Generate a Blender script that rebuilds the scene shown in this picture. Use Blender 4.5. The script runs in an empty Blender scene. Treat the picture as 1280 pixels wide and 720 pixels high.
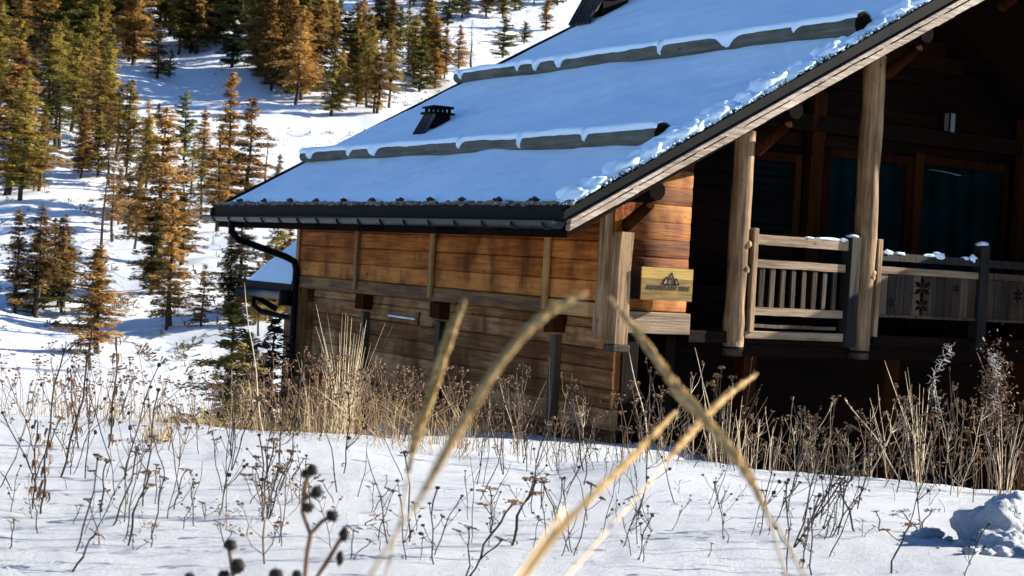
import bpy, bmesh, math, random
import numpy as np
from mathutils import Vector, Matrix, noise as mn
random.seed(7)
R_ = math.radians
scene = bpy.context.scene
C = scene.collection
# ------------------------------------------------------------------ camera
F_PX = 2100.0
rho, pit = R_(3.3), R_(0.85)
Fv = Vector((0, math.cos(pit), -math.sin(pit)))
R0 = Vector((1, 0, 0)); U0 = R0.cross(Fv)
Rv = math.cos(rho)*R0 + math.sin(rho)*U0
Uv = -math.sin(rho)*R0 + math.cos(rho)*U0
cam_d = bpy.data.cameras.new('camera'); cam = bpy.data.objects.new('camera', cam_d); C.objects.link(cam)
m = Matrix((Rv, Uv, -Fv)).transposed().to_4x4()
cam.matrix_world = m
cam_d.sensor_width = 36; cam_d.lens = F_PX/1280*36
cam_d.clip_start = 0.05; cam_d.clip_end = 5000
cam_d.dof.use_dof = True; cam_d.dof.focus_distance = 10.5; cam_d.dof.aperture_fstop = 10.0
scene.camera = cam
# ------------------------------------------------------------------ light
SUN_EL, SUN_PHI = 22.0, 18.0          # elevation, angle from +X towards +Y
w = bpy.data.worlds.new('World'); scene.world = w; w.use_nodes = True
nt = w.node_tree; nt.nodes.clear()
sky = nt.nodes.new('ShaderNodeTexSky'); sky.sky_type = 'NISHITA'; sky.sun_disc = False
sky.sun_elevation = R_(SUN_EL); sky.sun_rotation = R_(90-SUN_PHI)
sky.altitude = 2000; sky.air_density = 1.0; sky.dust_density = 0.2; sky.ozone_density = 6.0
bg = nt.nodes.new('ShaderNodeBackground'); bg.inputs['Strength'].default_value = 0.077
wo = nt.nodes.new('ShaderNodeOutputWorld')
nt.links.new(sky.outputs[0], bg.inputs[0]); nt.links.new(bg.outputs[0], wo.inputs[0])
sd = bpy.data.lights.new('sun', 'SUN'); sd.energy = 5.0; sd.angle = R_(0.5); sd.color = (1.0, 0.915, 0.79)
so = bpy.data.objects.new('sun', sd); C.objects.link(so)
sdir = Vector((math.cos(R_(SUN_EL))*math.cos(R_(SUN_PHI)), math.cos(R_(SUN_EL))*math.sin(R_(SUN_PHI)), math.sin(R_(SUN_EL))))
so.rotation_euler = sdir.to_track_quat('Z', 'Y').to_euler()
scene.view_settings.view_transform = 'Standard'; scene.view_settings.look = 'None'
scene.view_settings.gamma = 1.0; scene.view_settings.exposure = 1.42
scene.render.engine = 'CYCLES'
scene.cycles.max_bounces = 5; scene.cycles.diffuse_bounces = 3; scene.cycles.glossy_bounces = 2
scene.cycles.transmission_bounces = 3; scene.cycles.transparent_max_bounces = 4

def ray(x, y):
    return Fv + (x-640)/F_PX*Rv - (y-360)/F_PX*Uv
def P(x, y, d):                        # point on the line of sight d metres ahead
    r = ray(x, y); return r*(d/r.y)

# ------------------------------------------------------------------ materials
def newmat(name):
    mt = bpy.data.materials.new(name); mt.use_nodes = True
    t = mt.node_tree; b = t.nodes['Principled BSDF']
    return mt, t, b
def N(t, typ, **k):
    n = t.nodes.new(typ)
    for a, v in k.items(): setattr(n, a, v)
    return n
def ramp(t, stops):
    r = N(t, 'ShaderNodeValToRGB'); e = r.color_ramp.elements
    while len(e) < len(stops): e.new(0.5)
    for i, (p, c) in enumerate(stops):
        e[i].position = p; e[i].color = (*c, 1)
    return r
def wood(name, cols, axis='X', rough=.7, bump=.4, stain=None, spec=.3):
    """grained wood; grain runs along axis, colours dark/mid/light; tone attribute varies it board by board"""
    mt, t, b = newmat(name); L = t.links.new
    tc = N(t, 'ShaderNodeTexCoord')
    mp = N(t, 'ShaderNodeMapping')
    s = [14, 14, 14]; s['XYZ'.index(axis)] = 0.9
    mp.inputs['Scale'].default_value = s
    L(tc.outputs['Object'], mp.inputs[0])
    n1 = N(t, 'ShaderNodeTexNoise'); n1.inputs['Scale'].default_value = 1.6; n1.inputs['Detail'].default_value = 8; n1.inputs['Roughness'].default_value = .65
    L(mp.outputs[0], n1.inputs['Vector'])
    n2 = N(t, 'ShaderNodeTexNoise'); n2.inputs['Scale'].default_value = 1.7; n2.inputs['Detail'].default_value = 4
    L(tc.outputs['Object'], n2.inputs['Vector'])
    at = N(t, 'ShaderNodeAttribute', attribute_name='tone')
    ad = N(t, 'ShaderNodeMath', operation='MULTIPLY_ADD'); L(at.outputs['Fac'], ad.inputs[0]); ad.inputs[1].default_value = .55; 
    L(n1.outputs['Fac'], ad.inputs[2])
    ad2 = N(t, 'ShaderNodeMath', operation='MULTIPLY_ADD'); L(n2.outputs['Fac'], ad2.inputs[0]); ad2.inputs[1].default_value = .5; L(ad.outputs[0], ad2.inputs[2])
    r = ramp(t, [(.62, cols[0]), (.98, cols[1]), (1.4, cols[2])])
    mm = N(t, 'ShaderNodeMath', operation='MULTIPLY'); mm.inputs[1].default_value = 1/1.45
    L(ad2.outputs[0], mm.inputs[0])
    r.color_ramp.elements[0].position = .47; r.color_ramp.elements[1].position = .68; r.color_ramp.elements[2].position = .90
    L(mm.outputs[0], r.inputs[0])
    out = r.outputs[0]
    # knots and end cracks
    v = N(t, 'ShaderNodeTexVoronoi'); v.inputs['Scale'].default_value = 1.0
    mk = N(t, 'ShaderNodeMapping'); s2 = [5.5, 5.5, 5.5]; s2['XYZ'.index(axis)] = 2.6; mk.inputs['Scale'].default_value = s2
    L(tc.outputs['Object'], mk.inputs[0]); L(mk.outputs[0], v.inputs['Vector'])
    kr = ramp(t, [(.06, (0.22, .18, .16)), (.13, (1, 1, 1))]); L(v.outputs['Distance'], kr.inputs[0])
    mx = N(t, 'ShaderNodeMix', data_type='RGBA', blend_type='MULTIPLY'); mx.inputs[0].default_value = .8
    L(out, mx.inputs[6]); L(kr.outputs[0], mx.inputs[7]); out = mx.outputs[2]
    if stain:      # weathered run-down streaks, mostly vertical
        ms = N(t, 'ShaderNodeMapping'); ms.inputs['Scale'].default_value = (2.4, 2.4, 1.5)
        L(tc.outputs['Object'], ms.inputs[0])
        n3 = N(t, 'ShaderNodeTexNoise'); n3.inputs['Scale'].default_value = 1.1; n3.inputs['Detail'].default_value = 6
        L(ms.outputs[0], n3.inputs['Vector'])
        sr = ramp(t, [(.46, (0, 0, 0)), (.68, (1, 1, 1))]); L(n3.outputs['Fac'], sr.inputs[0])
        mx2 = N(t, 'ShaderNodeMix', data_type='RGBA'); L(sr.outputs[0], mx2.inputs[0])
        L(out, mx2.inputs[6]); mx2.inputs[7].default_value = (*stain, 1); out = mx2.outputs[2]
    L(out, b.inputs['Base Color'])
    b.inputs['Roughness'].default_value = rough; b.inputs['Specular IOR Level'].default_value = spec
    bp = N(t, 'ShaderNodeBump'); bp.inputs['Strength'].default_value = bump; bp.inputs['Distance'].default_value = .02
    L(n1.outputs['Fac'], bp.inputs['Height']); L(bp.outputs[0], b.inputs['Normal'])
    return mt
def plain(name, col, rough=.6, metal=0, var=.25, scale=8, bump=.2, spec=.4, bdist=.01):
    mt, t, b = newmat(name); L = t.links.new
    tc = N(t, 'ShaderNodeTexCoord'); n = N(t, 'ShaderNodeTexNoise'); n.inputs['Scale'].default_value = scale; n.inputs['Detail'].default_value = 5
    L(tc.outputs['Object'], n.inputs['Vector'])
    lo = tuple(c*(1-var) for c in col); hi = tuple(min(1, c*(1+var)) for c in col)
    r = ramp(t, [(.3, lo), (.7, hi)]); L(n.outputs['Fac'], r.inputs[0])
    at = N(t, 'ShaderNodeAttribute', attribute_name='tone')
    mr = N(t, 'ShaderNodeMapRange'); L(at.outputs['Fac'], mr.inputs[0]); mr.inputs[3].default_value = .6; mr.inputs[4].default_value = 1.25
    mx = N(t, 'ShaderNodeMix', data_type='RGBA', blend_type='MULTIPLY'); mx.inputs[0].default_value = 1
    L(r.outputs[0], mx.inputs[6]); L(mr.outputs[0], mx.inputs[7])
    L(mx.outputs[2], b.inputs['Base Color'])
    b.inputs['Roughness'].default_value = rough; b.inputs['Metallic'].default_value = metal; b.inputs['Specular IOR Level'].default_value = spec
    if bump:
        bp = N(t, 'ShaderNodeBump'); bp.inputs['Strength'].default_value = bump; bp.inputs['Distance'].default_value = bdist
        L(n.outputs['Fac'], bp.inputs['Height']); L(bp.outputs[0], b.inputs['Normal'])
    return mt
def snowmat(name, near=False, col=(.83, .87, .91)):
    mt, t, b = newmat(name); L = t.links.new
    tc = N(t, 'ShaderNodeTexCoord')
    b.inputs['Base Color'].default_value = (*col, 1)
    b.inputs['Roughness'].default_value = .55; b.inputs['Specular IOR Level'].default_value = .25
    n1 = N(t, 'ShaderNodeTexNoise'); n1.inputs['Scale'].default_value = 2.2 if near else .9; n1.inputs['Detail'].default_value = 6
    n2 = N(t, 'ShaderNodeTexNoise'); n2.inputs['Scale'].default_value = 38; n2.inputs['Detail'].default_value = 8; n2.inputs['Roughness'].default_value = .8
    L(tc.outputs['Object'], n1.inputs['Vector']); L(tc.outputs['Object'], n2.inputs['Vector'])
    b1 = N(t, 'ShaderNodeBump'); b1.inputs['Strength'].default_value = .7; b1.inputs['Distance'].default_value = .05
    b2 = N(t, 'ShaderNodeBump'); b2.inputs['Strength'].default_value = 1.0 if near else .4; b2.inputs['Distance'].default_value = .06 if near else .02
    L(n1.outputs['Fac'], b1.inputs['Height']); L(n2.outputs['Fac'], b2.inputs['Height']); L(b1.outputs[0], b2.inputs['Normal'])
    L(b2.outputs[0], b.inputs['Normal'])
    return mt
TRN = {'pale_seed_spike': .5}
def leafmat(name, cols):
    mt, t, b = newmat(name); L = t.links.new
    at = N(t, 'ShaderNodeAttribute', attribute_name='tone')
    oi = N(t, 'ShaderNodeObjectInfo')
    a = N(t, 'ShaderNodeMath', operation='MULTIPLY_ADD'); L(oi.outputs['Random'], a.inputs[0]); a.inputs[1].default_value = .36; a.inputs[2].default_value = -.18
    s = N(t, 'ShaderNodeMath', operation='ADD'); L(a.outputs[0], s.inputs[0]); L(at.outputs['Fac'], s.inputs[1])
    r = ramp(t, [(0.05, cols[0]), (.5, cols[1]), (.95, cols[2])]); L(s.outputs[0], r.inputs[0])
    L(r.outputs[0], b.inputs['Base Color']); b.inputs['Roughness'].default_value = .8; b.inputs['Specular IOR Level'].default_value = .1
    tr = N(t, 'ShaderNodeBsdfTranslucent'); L(r.outputs[0], tr.inputs[0])
    mx = N(t, 'ShaderNodeMixShader'); mx.inputs[0].default_value = TRN.get(name, .38)
    L(b.outputs[0], mx.inputs[1]); L(tr.outputs[0], mx.inputs[2]); L(mx.outputs[0], t.nodes['Material Output'].inputs[0])
    return mt
M = {}
M['snow'] = snowmat('ground_snow', True)
M['rsnow'] = snowmat('roof_snow', False, (.74, .90, 1.0))  # bluer copy of the ground snow, the blue of shade put into its colour
M['orange'] = wood('orange_boards', [(.055, .013, .002), (.33, .090, .013), (.60, .225, .055)], 'Y', .8, .9, stain=(.14, .036, .006), spec=.12)
M['sill'] = wood('sill_beam_wood', [(.10, .042, .01), (.30, .145, .04), (.46, .25, .09)], 'Y', .75, .5)
M['grey'] = wood('weathered_boards', [(.04, .014, .004), (.235, .095, .028), (.50, .275, .115)], 'Y', .8, 1.0, stain=(.11, .038, .009), spec=.12)
M['logs'] = wood('varnished_logs', [(.025, .006, .001), (.15, .047, .010), (.34, .14, .035)], 'X', .7, 1.0, stain=(.07, .014, .002), spec=.12)
M['batten'] = wood('pale_battens', [(.12, .05, .012), (.36, .19, .06), (.52, .31, .12)], 'Z', .7, .4)
M['post'] = wood('pale_posts', [(.03, .013, .004), (.15, .08, .034), (.40, .26, .13)], 'Z', .7, .9)
M['rail'] = wood('pale_rails', [(.03, .015, .006), (.13, .080, .041), (.34, .24, .145)], 'X', .7, .9)
M['barge'] = wood('silvered_barge_board', [(.07, .042, .026), (.31, .23, .165), (.60, .49, .39)], 'X', .6, 1.0)
M['dark'] = wood('shade_dark_wood', [(.002, .0008, .0004), (.010, .0031, .0012), (.022, .0075, .003)], 'X', .75, .4, spec=.08)  # shade of loggia, cellar and overhang is put into these dark woods
M['darkz'] = wood('shade_dark_posts', [(.002, .0008, .0005), (.007, .0025, .0013), (.016, .006, .003)], 'Z', .75, .4, spec=.08)
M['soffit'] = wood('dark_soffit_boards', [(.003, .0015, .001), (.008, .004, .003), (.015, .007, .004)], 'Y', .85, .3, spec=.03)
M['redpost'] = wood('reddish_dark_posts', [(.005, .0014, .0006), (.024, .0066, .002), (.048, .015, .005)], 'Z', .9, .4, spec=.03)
M['slat'] = wood('worn_slats', [(.010, .0055, .0027), (.038, .023, .012), (.11, .073, .042)], 'Z', .7, .5)
M['bluepost'] = wood('dark_grey_posts', [(.004, .0036, .0034), (.013, .0115, .0105), (.030, .027, .025)], 'Z', .7, .5, spec=.15)
M['log'] = wood('mossy_roof_log', [(.025, .026, .018), (.085, .085, .065), (.16, .16, .13)], 'Y', .8, .7)
M['logend_gap'] = plain('dark_log_end_and_gap', (.010, .006, .004), .95, var=.4, scale=20, spec=.03)
M['metal'] = plain('black_sheet_metal', (.006, .0062, .0065), .75, .0, .25, 3, .05, spec=.1)
M['gutter'] = plain('gutter_metal', (.009, .013, .017), .5, .1, .2, 4, .05, spec=.25)
M['pipe'] = plain('downpipe_metal', (.005, .005, .006), .6, .0, .2, 4, .05, spec=.1)
M['grit'] = plain('roof_grit', (.20, .17, .12), .9, var=.6, scale=60, bump=.8)
M['sedum'] = plain('roof_tufts', (.045, .045, .028), .9, var=.6, scale=30, bump=.5)
M['char'] = plain('charred_wood', (.005, .0045, .0045), .8, var=.5, scale=12, bump=.4, spec=.1)
M['pole'] = wood('chimney_poles', [(.008, .008, .008), (.028, .03, .032), (.07, .075, .075)], 'Z', .8, .5)
M['signface'] = wood('sign_board_wood', [(.10, .05, .008), (.30, .175, .030), (.50, .33, .075)], 'X', .5, .3)
M['signdark'] = plain('sign_dark_edge', (.012, .008, .006), .6, var=.3)
M['ink'] = plain('sign_ink', (.02, .008, .006), .6, var=.1, bump=0)
M['pink'] = plain('sign_pale_fill', (.55, .36, .30), .6, var=.1, bump=0)
M['glass'] = plain('dark_window_glass', (.006, .012, .02), .12, 0, .2, 2, .02, spec=.5)
M['curtain'] = plain('blue_curtain', (.002, .0115, .0125), .95, 0, .4, 2, .1, spec=.02)
M['lampglass'] = plain('lantern_glass', (.22, .24, .25), .35, 0, .1, 5, 0, spec=.6)
M['steel'] = plain('bright_rod', (.75, .76, .78), .3, .3, .1, 5, 0)
M['stem'] = plain('dark_dry_stem', (.030, .018, .011), .8, var=.4, scale=30, bump=0)
M['stemmid'] = plain('brown_dry_stem', (.15, .10, .06), .8, var=.4, scale=30, bump=0)
M['straw'] = plain('pale_straw', (.55, .43, .27), .6, var=.3, scale=20, bump=0)
M['straw2'] = plain('golden_straw', (.40, .28, .12), .6, var=.35, scale=20, bump=0)
M['spike'] = leafmat('pale_seed_spike', [(.52, .35, .13), (.76, .55, .25), (.90, .72, .42)])
M['yarrow'] = plain('yarrow_seed_head', (.22, .11, .035), .85, var=.6, scale=90, bump=.5)
M['yarrowd'] = plain('dark_seed_head', (.07, .045, .025), .9, var=.6, scale=90, bump=.5)
M['ball'] = plain('seed_ball', (.028, .020, .014), .9, var=.5, scale=60, bump=.4)
M['leafdry'] = plain('dry_brown_leaf', (.16, .085, .04), .8, var=.5, scale=30, bump=.2)
M['fluff'] = plain('seed_fluff', (.62, .58, .52), .8, var=.3, scale=30, bump=0)
M['bark'] = plain('tree_bark', (.045, .032, .024), .9, var=.4, scale=3, bump=.5)
M['larch'] = leafmat('larch_orange_needles', [(.17, .092, .026), (.47, .28, .08), (.69, .46, .17)])
M['larchb'] = leafmat('larch_brown_needles', [(.10, .06, .02), (.32, .19, .065), (.52, .34, .14)])
M['olive'] = leafmat('larch_olive_needles', [(.08, .07, .015), (.32, .25, .055), (.54, .43, .11)])
M['pine'] = leafmat('pine_green_needles', [(.035, .042, .012), (.13, .135, .038), (.30, .29, .09)])
M['sparse'] = leafmat('bare_twigs', [(.03, .03, .018), (.10, .085, .045), (.20, .16, .085)])

# ------------------------------------------------------------------ mesh builder
class MB:
    def __init__(s): s.v = []; s.f = []; s.t = []; s.sm = []
    def face(s, idx, tone=.5, smooth=False): s.f.append(idx); s.t.append(tone); s.sm.append(smooth)
    def hexa(s, pts, tone=.5):
        n = len(s.v); s.v += [tuple(p) for p in pts]
        for q in ((0,3,2,1),(4,5,6,7),(0,1,5,4),(1,2,6,5),(2,3,7,6),(3,0,4,7)): s.face([n+i for i in q], tone)
    def box(s, x0, x1, y0, y1, z0, z1, tone=.5, jit=0):
        j = lambda: random.uniform(-jit, jit)
        s.hexa([(x0+j(),y0+j(),z0+j()),(x1+j(),y0+j(),z0+j()),(x1+j(),y1+j(),z0+j()),(x0+j(),y1+j(),z0+j()),
                (x0+j(),y0+j(),z1+j()),(x1+j(),y0+j(),z1+j()),(x1+j(),y1+j(),z1+j()),(x0+j(),y1+j(),z1+j())], tone)
    def tube(s, pts, rad, n=5, tone=.5, cap=True, smooth=True):
        pts = [Vector(p) for p in pts]; rings = []
        if not hasattr(rad, '__len__'): rad = [rad]*len(pts)
        up = Vector((.31, .12, .94))
        for i, p in enumerate(pts):
            d = (pts[min(i+1, len(pts)-1)]-pts[max(i-1, 0)])
            if d.length < 1e-9: d = Vector((0, 0, 1))
            d.normalize()
            a = d.cross(up)
            if a.length < .05: a = d.cross(Vector((1, 0, 0)))
            a.normalize(); b = d.cross(a)
            base = len(s.v)
            for k in range(n):
                th = 2*math.pi*k/n
                s.v.append(tuple(p + rad[i]*(math.cos(th)*a+math.sin(th)*b)))
            rings.append(base)
        for i in range(len(rings)-1):
            for k in range(n):
                s.face([rings[i]+k, rings[i]+(k+1) % n, rings[i+1]+(k+1) % n, rings[i+1]+k], tone, smooth)
        if cap and n > 2:
            s.face([rings[0]+k for k in range(n)], tone); s.face([rings[-1]+k for k in reversed(range(n))], tone)
    def blob(s, c, r, tone=.5, seed=0, amp=.3, nu=8, nv=5, fr=1.5):
        c = Vector(c); base = len(s.v); rr = Vector(r) if hasattr(r, '__len__') else Vector((r, r, r))
        for j in range(nv+1):
            ph = math.pi*j/nv
            for i in range(nu):
                th = 2*math.pi*i/nu
                d = Vector((math.sin(ph)*math.cos(th), math.sin(ph)*math.sin(th), math.cos(ph)))
                k = 1+amp*mn.noise(d*fr+Vector((seed*3.1, seed*1.7, seed)))
                s.v.append(tuple(c+Vector((d.x*rr.x, d.y*rr.y, d.z*rr.z))*k))
        for j in range(nv):
            for i in range(nu):
                s.face([base+j*nu+i, base+(j+1)*nu+i, base+(j+1)*nu+(i+1) % nu, base+j*nu+(i+1) % nu], tone, True)
    def quad(s, c, a, b, tone=.5):
        n = len(s.v); c = Vector(c)
        s.v += [tuple(c-a-b), tuple(c+a-b), tuple(c+a+b), tuple(c-a+b)]; s.face([n, n+1, n+2, n+3], tone)
    def tri(s, p, q, r, tone=.5):
        n = len(s.v); s.v += [tuple(p), tuple(q), tuple(r)]; s.face([n, n+1, n+2], tone)
    def mesh(s, name, mat, off=(0, 0, 0)):
        me = bpy.data.meshes.new(name)
        me.from_pydata([(x+off[0], y+off[1], z+off[2]) for x, y, z in s.v], [], s.f)
        ca = me.attributes.new('tone', 'FLOAT', 'FACE'); ca.data.foreach_set('value', s.t)
        me.polygons.foreach_set('use_smooth', s.sm)
        me.materials.append(M[mat] if isinstance(mat, str) else mat); me.update()
        return me
    def build(s, name, mat, parent=None, off=(0, 0, 0), bevel=0):
        me = s.mesh(name, mat, off)
        if bevel:
            bm = bmesh.new(); bm.from_mesh(me)
            bmesh.ops.remove_doubles(bm, verts=bm.verts, dist=1e-5)
            bmesh.ops.bevel(bm, geom=bm.edges[:], offset=bevel, segments=2, profile=.6, affect='EDGES', clamp_overlap=True)
            bm.to_mesh(me); bm.free()
        o = bpy.data.objects.new(name, me); C.objects.link(o)
        if parent: o.parent = parent
        return o
def tag(o, label=None, cat=None, group=None, kind=None):
    if label: o['label'] = label
    if cat: o['category'] = cat
    if group: o['group'] = group
    if kind: o['kind'] = kind
    return o
def empty(name, loc=(0, 0, 0), rz=0):
    o = bpy.data.objects.new(name, None); C.objects.link(o); o.location = loc; o.rotation_euler = (0, 0, rz)
    o.empty_display_size = .2; return o
def copy_tree(o, parent=None):
    kids = [c for c in KIDS.get(o.name, [])]
    c = o.copy(); C.objects.link(c); c.parent = parent
    KIDS[c.name] = [copy_tree(k, c) for k in kids]
    return c
KIDS = {}
def reg(root, parts): KIDS[root.name] = parts; return root

# ------------------------------------------------------------------ terrain
EY = [-400, 0, 2, 4.5, 7, 9.5, 11.5, 14, 17, 20, 25, 40, 60, 90, 120, 160, 200, 260, 330, 420, 520, 700, 1000, 1600]
EZ = [-1.0, -.80, -.80, -.835, -.93, -1.04, -1.33, -1.62, -1.83, -2.06, -2.45, -3.15, -3.5, -2.6, 0, 4.8, 11.2, 23.5, 39, 61, 87, 140, 240, 430]
_Y = np.array(EY, float); _Z = np.array(EZ, float)
def pchip():
    h = np.diff(_Y); dl = np.diff(_Z)/h; n = len(_Y); d = np.zeros(n)
    for i in range(1, n-1):
        if dl[i-1]*dl[i] > 0:
            w1 = 2*h[i]+h[i-1]; w2 = h[i]+2*h[i-1]; d[i] = (w1+w2)/(w1/dl[i-1]+w2/dl[i])
    d[0] = dl[0]; d[-1] = dl[-1]; return h, dl, d
_h, _dl, _d = pchip()
def prof(y):
    y = min(max(y, EY[0]), EY[-1]-.001)
    i = int(np.searchsorted(_Y, y, side='right')-1); i = min(max(i, 0), len(_Y)-2)
    t = (y-_Y[i])/_h[i]; a = _Z[i]; b = _Z[i+1]
    return a*(1+2*t)*(1-t)**2 + _h[i]*_d[i]*t*(1-t)**2 + b*t*t*(3-2*t) + _h[i]*_d[i+1]*t*t*(t-1)
CX = [-.6, -.305, -.15, -.09, -.04, 0, .03, .085, .17, .22, .27, .305, .6]
CE = [.108, .1082, .1078, .109, .1135, .1145, .118, .1095, .1165, .1175, .1205, .1205, .121]
def ter(x, y):
    z = prof(y)
    if 1 < y < 22:
        e = float(np.interp(x/max(y, 3), CX, CE)); g = math.exp(-((y-9.6)/2.6)**2)
        z += -(e-.1095)*9.5*g
    if 11 < y < 60:
        k = min(1, max(0, (-x/y-.07)/.06)); sm = lambda a, b: (lambda q: q*q*(3-2*q))(min(1, max(0, (y-a)/(b-a)))); z -= .85*k*sm(11, 20)*(1-sm(30, 60)); k2 = min(1, max(0, (x/y-.10)/.08)); z -= .70*k2*sm(11, 17)*(1-sm(30, 60))
    if y < 40:
        a = min(1, max(0, (y+5)/8))
        z += .030*mn.noise(Vector((x*.9, y*.9, 1.3)))*a + .010*mn.noise(Vector((x*3.1, y*3.1, 4)))*a + .014*mn.noise(Vector((x*1.6, y*6.5, 14)))*a + .008*mn.noise(Vector((x*11, y*14, 24)))*a
    if y > 22:
        k = min(1, (y-22)/60)
        z += k*(1.8*mn.noise(Vector((x*.028, y*.028, 7.1))) + 1.5*abs(mn.noise(Vector((x*.07+y*.03, y*.09, 2.2)))) + .40*mn.noise(Vector((x*.3, y*.3, 3.3))))
        if y > 180: z += (y-180)/200*3.5*mn.noise(Vector((x*.012, y*.012, 9.9)))
    return z
def ground_hit(px, py, dmin=2.0, dmax=1500.0):
    r = ray(px, py); r = r/r.y; d = dmin; last = d
    while d < dmax:
        if r.z*d < ter(r.x*d, d): break
        last = d; d *= 1.01
    a, b = last, d
    for _ in range(12):
        mdd = (a+b)/2
        if r.z*mdd < ter(r.x*mdd, mdd): b = mdd
        else: a = mdd
    return Vector((r.x*b, b, ter(r.x*b, b)))
def build_terrain():
    mb = MB(); rs = [0.0]; r = .6
    while r < 1500: rs.append(r); r *= 1.017 if r < 30 else 1.02
    front = [R_(a) for a in np.arange(-24, 30.01, .22)]
    back = [R_(a) for a in np.arange(34, 336, 4)]
    az = front+back; n = len(az)
    for rr in rs:
        for a in az:
            x, y = rr*math.sin(a), rr*math.cos(a)
            mb.v.append((x, y, ter(x, y)))
    for i in range(len(rs)-1):
        for k in range(n):
            k2 = (k+1) % n
            if i == 0: mb.face([k, n+k2, n+k][::-1] if False else [n+k, n+k2, k2], .5, True) if rs[0] > 0 else mb.face([0, n+k, n+k2], .5, True)
            else: mb.face([i*n+k, (i+1)*n+k, (i+1)*n+k2, i*n+k2], .5, True)
    o = mb.build('snowy_ground', 'snow'); tag(o, 'snow covered meadow rising into a wooded snowy hillside', None, None, 'structure')
    bm = bmesh.new(); bm.from_mesh(o.data); bmesh.ops.recalc_face_normals(bm, faces=bm.faces)
    up = sum(1 for f in list(bm.faces)[::50] if f.normal.z > 0) > len(bm.faces)/100
    if not up: bmesh.ops.reverse_faces(bm, faces=bm.faces)
    bm.to_mesh(o.data); bm.free()
build_terrain()

# ------------------------------------------------------------------ chalet  (local X along the gable, Y along the side wall, Z up from eye level)
r_ = ray(-640, 255); Ax = Vector((r_.x, r_.y, 0)).normalized(); Bx = Vector((Ax.y, -Ax.x, 0))
K = P(752, 420, 19.0); K.z = 0
HZ = 2.6; OFF = (0, 0, HZ)
RZ = math.atan2(Bx.y, Bx.x)
def hw(X, Y, Z): return K + Bx*X + Ax*Y + Vector((0, 0, Z))
house = empty('chalet', (K.x, K.y, -HZ), RZ)
tag(house, 'large timber chalet with snowy roof, orange board side wall and shaded balcony', 'chalet')
XE, XR, YN, YF = -1.27, 6.0, -1.09, 8.82       # eave, ridge, near verge, far verge
zt = lambda X: 1.348+.56*X if X <= XR else 1.348+.56*XR-.56*(X-XR)
zb = lambda X: (.35+.543*(X+1.3)) if X <= XR else (.35+.543*(XR+1.3))-.56*(X-XR)
def H(mb, name, mat, par=house, bevel=0): return mb.build(name, mat, par, OFF, bevel)
def lab(o, l): o['label'] = l; return o

# roof slab (two slopes), underside dark
mb = MB(); XR2 = 2*XR-XE
for a, b in ((XE+.05, XR), (XR, XR2)):
    n = 14
    for i in range(n):
        y0 = YN+.05+(YF-YN-.1)*i/n; y1 = YN+.05+(YF-YN-.1)*(i+1)/n
        g = .012
        mb.hexa([(a, y0+g, zt(a)-.37), (b, y0+g, zt(b)-.37), (b, y1-g, zt(b)-.37), (a, y1-g, zt(a)-.37),
                 (a, y0, zt(a)-.13), (b, y0, zt(b)-.13), (b, y1, zt(b)-.13), (a, y1, zt(a)-.13)], random.random())
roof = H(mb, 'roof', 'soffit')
# verge: black metal strip then two silvered boards with scalloped gap
def strip(mb, X0, X1, y0, y1, top, bot, tone=.5):
    mb.hexa([(X0, y0, bot(X0)), (X1, y0, bot(X1)), (X1, y1, bot(X1)), (X0, y1, bot(X0)),
             (X0, y0, top(X0)), (X1, y0, top(X1)), (X1, y1, top(X1)), (X0, y1, top(X0))], tone)
fr = lambda k: (lambda X: zt(X)-.03+(zb(X)-zt(X)+.03)*k)
for (yy0, yy1) in ((YN-.03, YN+.05), (YF-.05, YF+.03)):
    mb = MB(); nseg = 5
    for s0, s1 in ((XE-.06, XR), (XR, XR2)):
        for i in range(nseg):
            a = s0+(s1-s0)*i/nseg; b = s0+(s1-s0)*(i+1)/nseg
            strip(mb, a+.002, b-.002, yy0, yy1, fr(0), fr(.50), random.random())
            strip(mb, a+.002, b-.002, yy0-.012, yy1+.012, fr(.0), fr(.05), random.random())
    H(mb, 'verge_flashing', 'metal', roof)
    for k0, k1, dy, nm in ((.50, .66, .05, 'upper_barge_board'), (.72, 1.0, .035, 'lower_barge_board')):
        mb = MB(); nseg = 26
        for s0, s1 in ((XE, XR), (XR, XR2)):
            for i in range(nseg):
                a = s0+(s1-s0)*i/nseg; b = s0+(s1-s0)*(i+1)/nseg
                j = .045*mn.noise(Vector((i*1.3, k0*9, s0)))
                k_0 = k0 + (.03*math.sin(i*2.4) if k0 > .6 else 0)
                strip(mb, a, b, yy0+.0-dy, yy0+.045, fr(k_0), fr(k1-j), .45+.35*mn.noise(Vector((i*.25, k0, 0))))
        H(mb, nm, 'barge', roof)
    mb = MB()      # recess board between the two
    for s0, s1 in ((XE+.02, XR), (XR, XR2)): strip(mb, s0, s1, yy0-.005, yy0+.04, fr(.64), fr(.74), .3)
    H(mb, 'recessed_board', 'dark', roof)
    mb = MB(); X = XE+.25      # half-moon patches painted dark for gap shade along the lower board
    while X < XR2-.2:
        sl = .543 if X < XR else -.56
        cz = fr(.735)(X); L_ = .085+.03*random.random(); n = len(mb.v); pts = []
        for q in range(9):
            th = math.pi*q/8; pts.append((X-L_*math.cos(th), cz-sl*L_*math.cos(th)+.026*math.sin(th)))
        for yy in (yy0-.0385, yy0-.034): mb.v += [(p[0], yy, p[1]) for p in pts]
        mb.face([n+q for q in range(9)]); mb.face([n+9+q for q in reversed(range(9))])
        X += .40+.03*random.random()
    H(mb, 'dark_gap_patches', 'logend_gap', roof)
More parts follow.
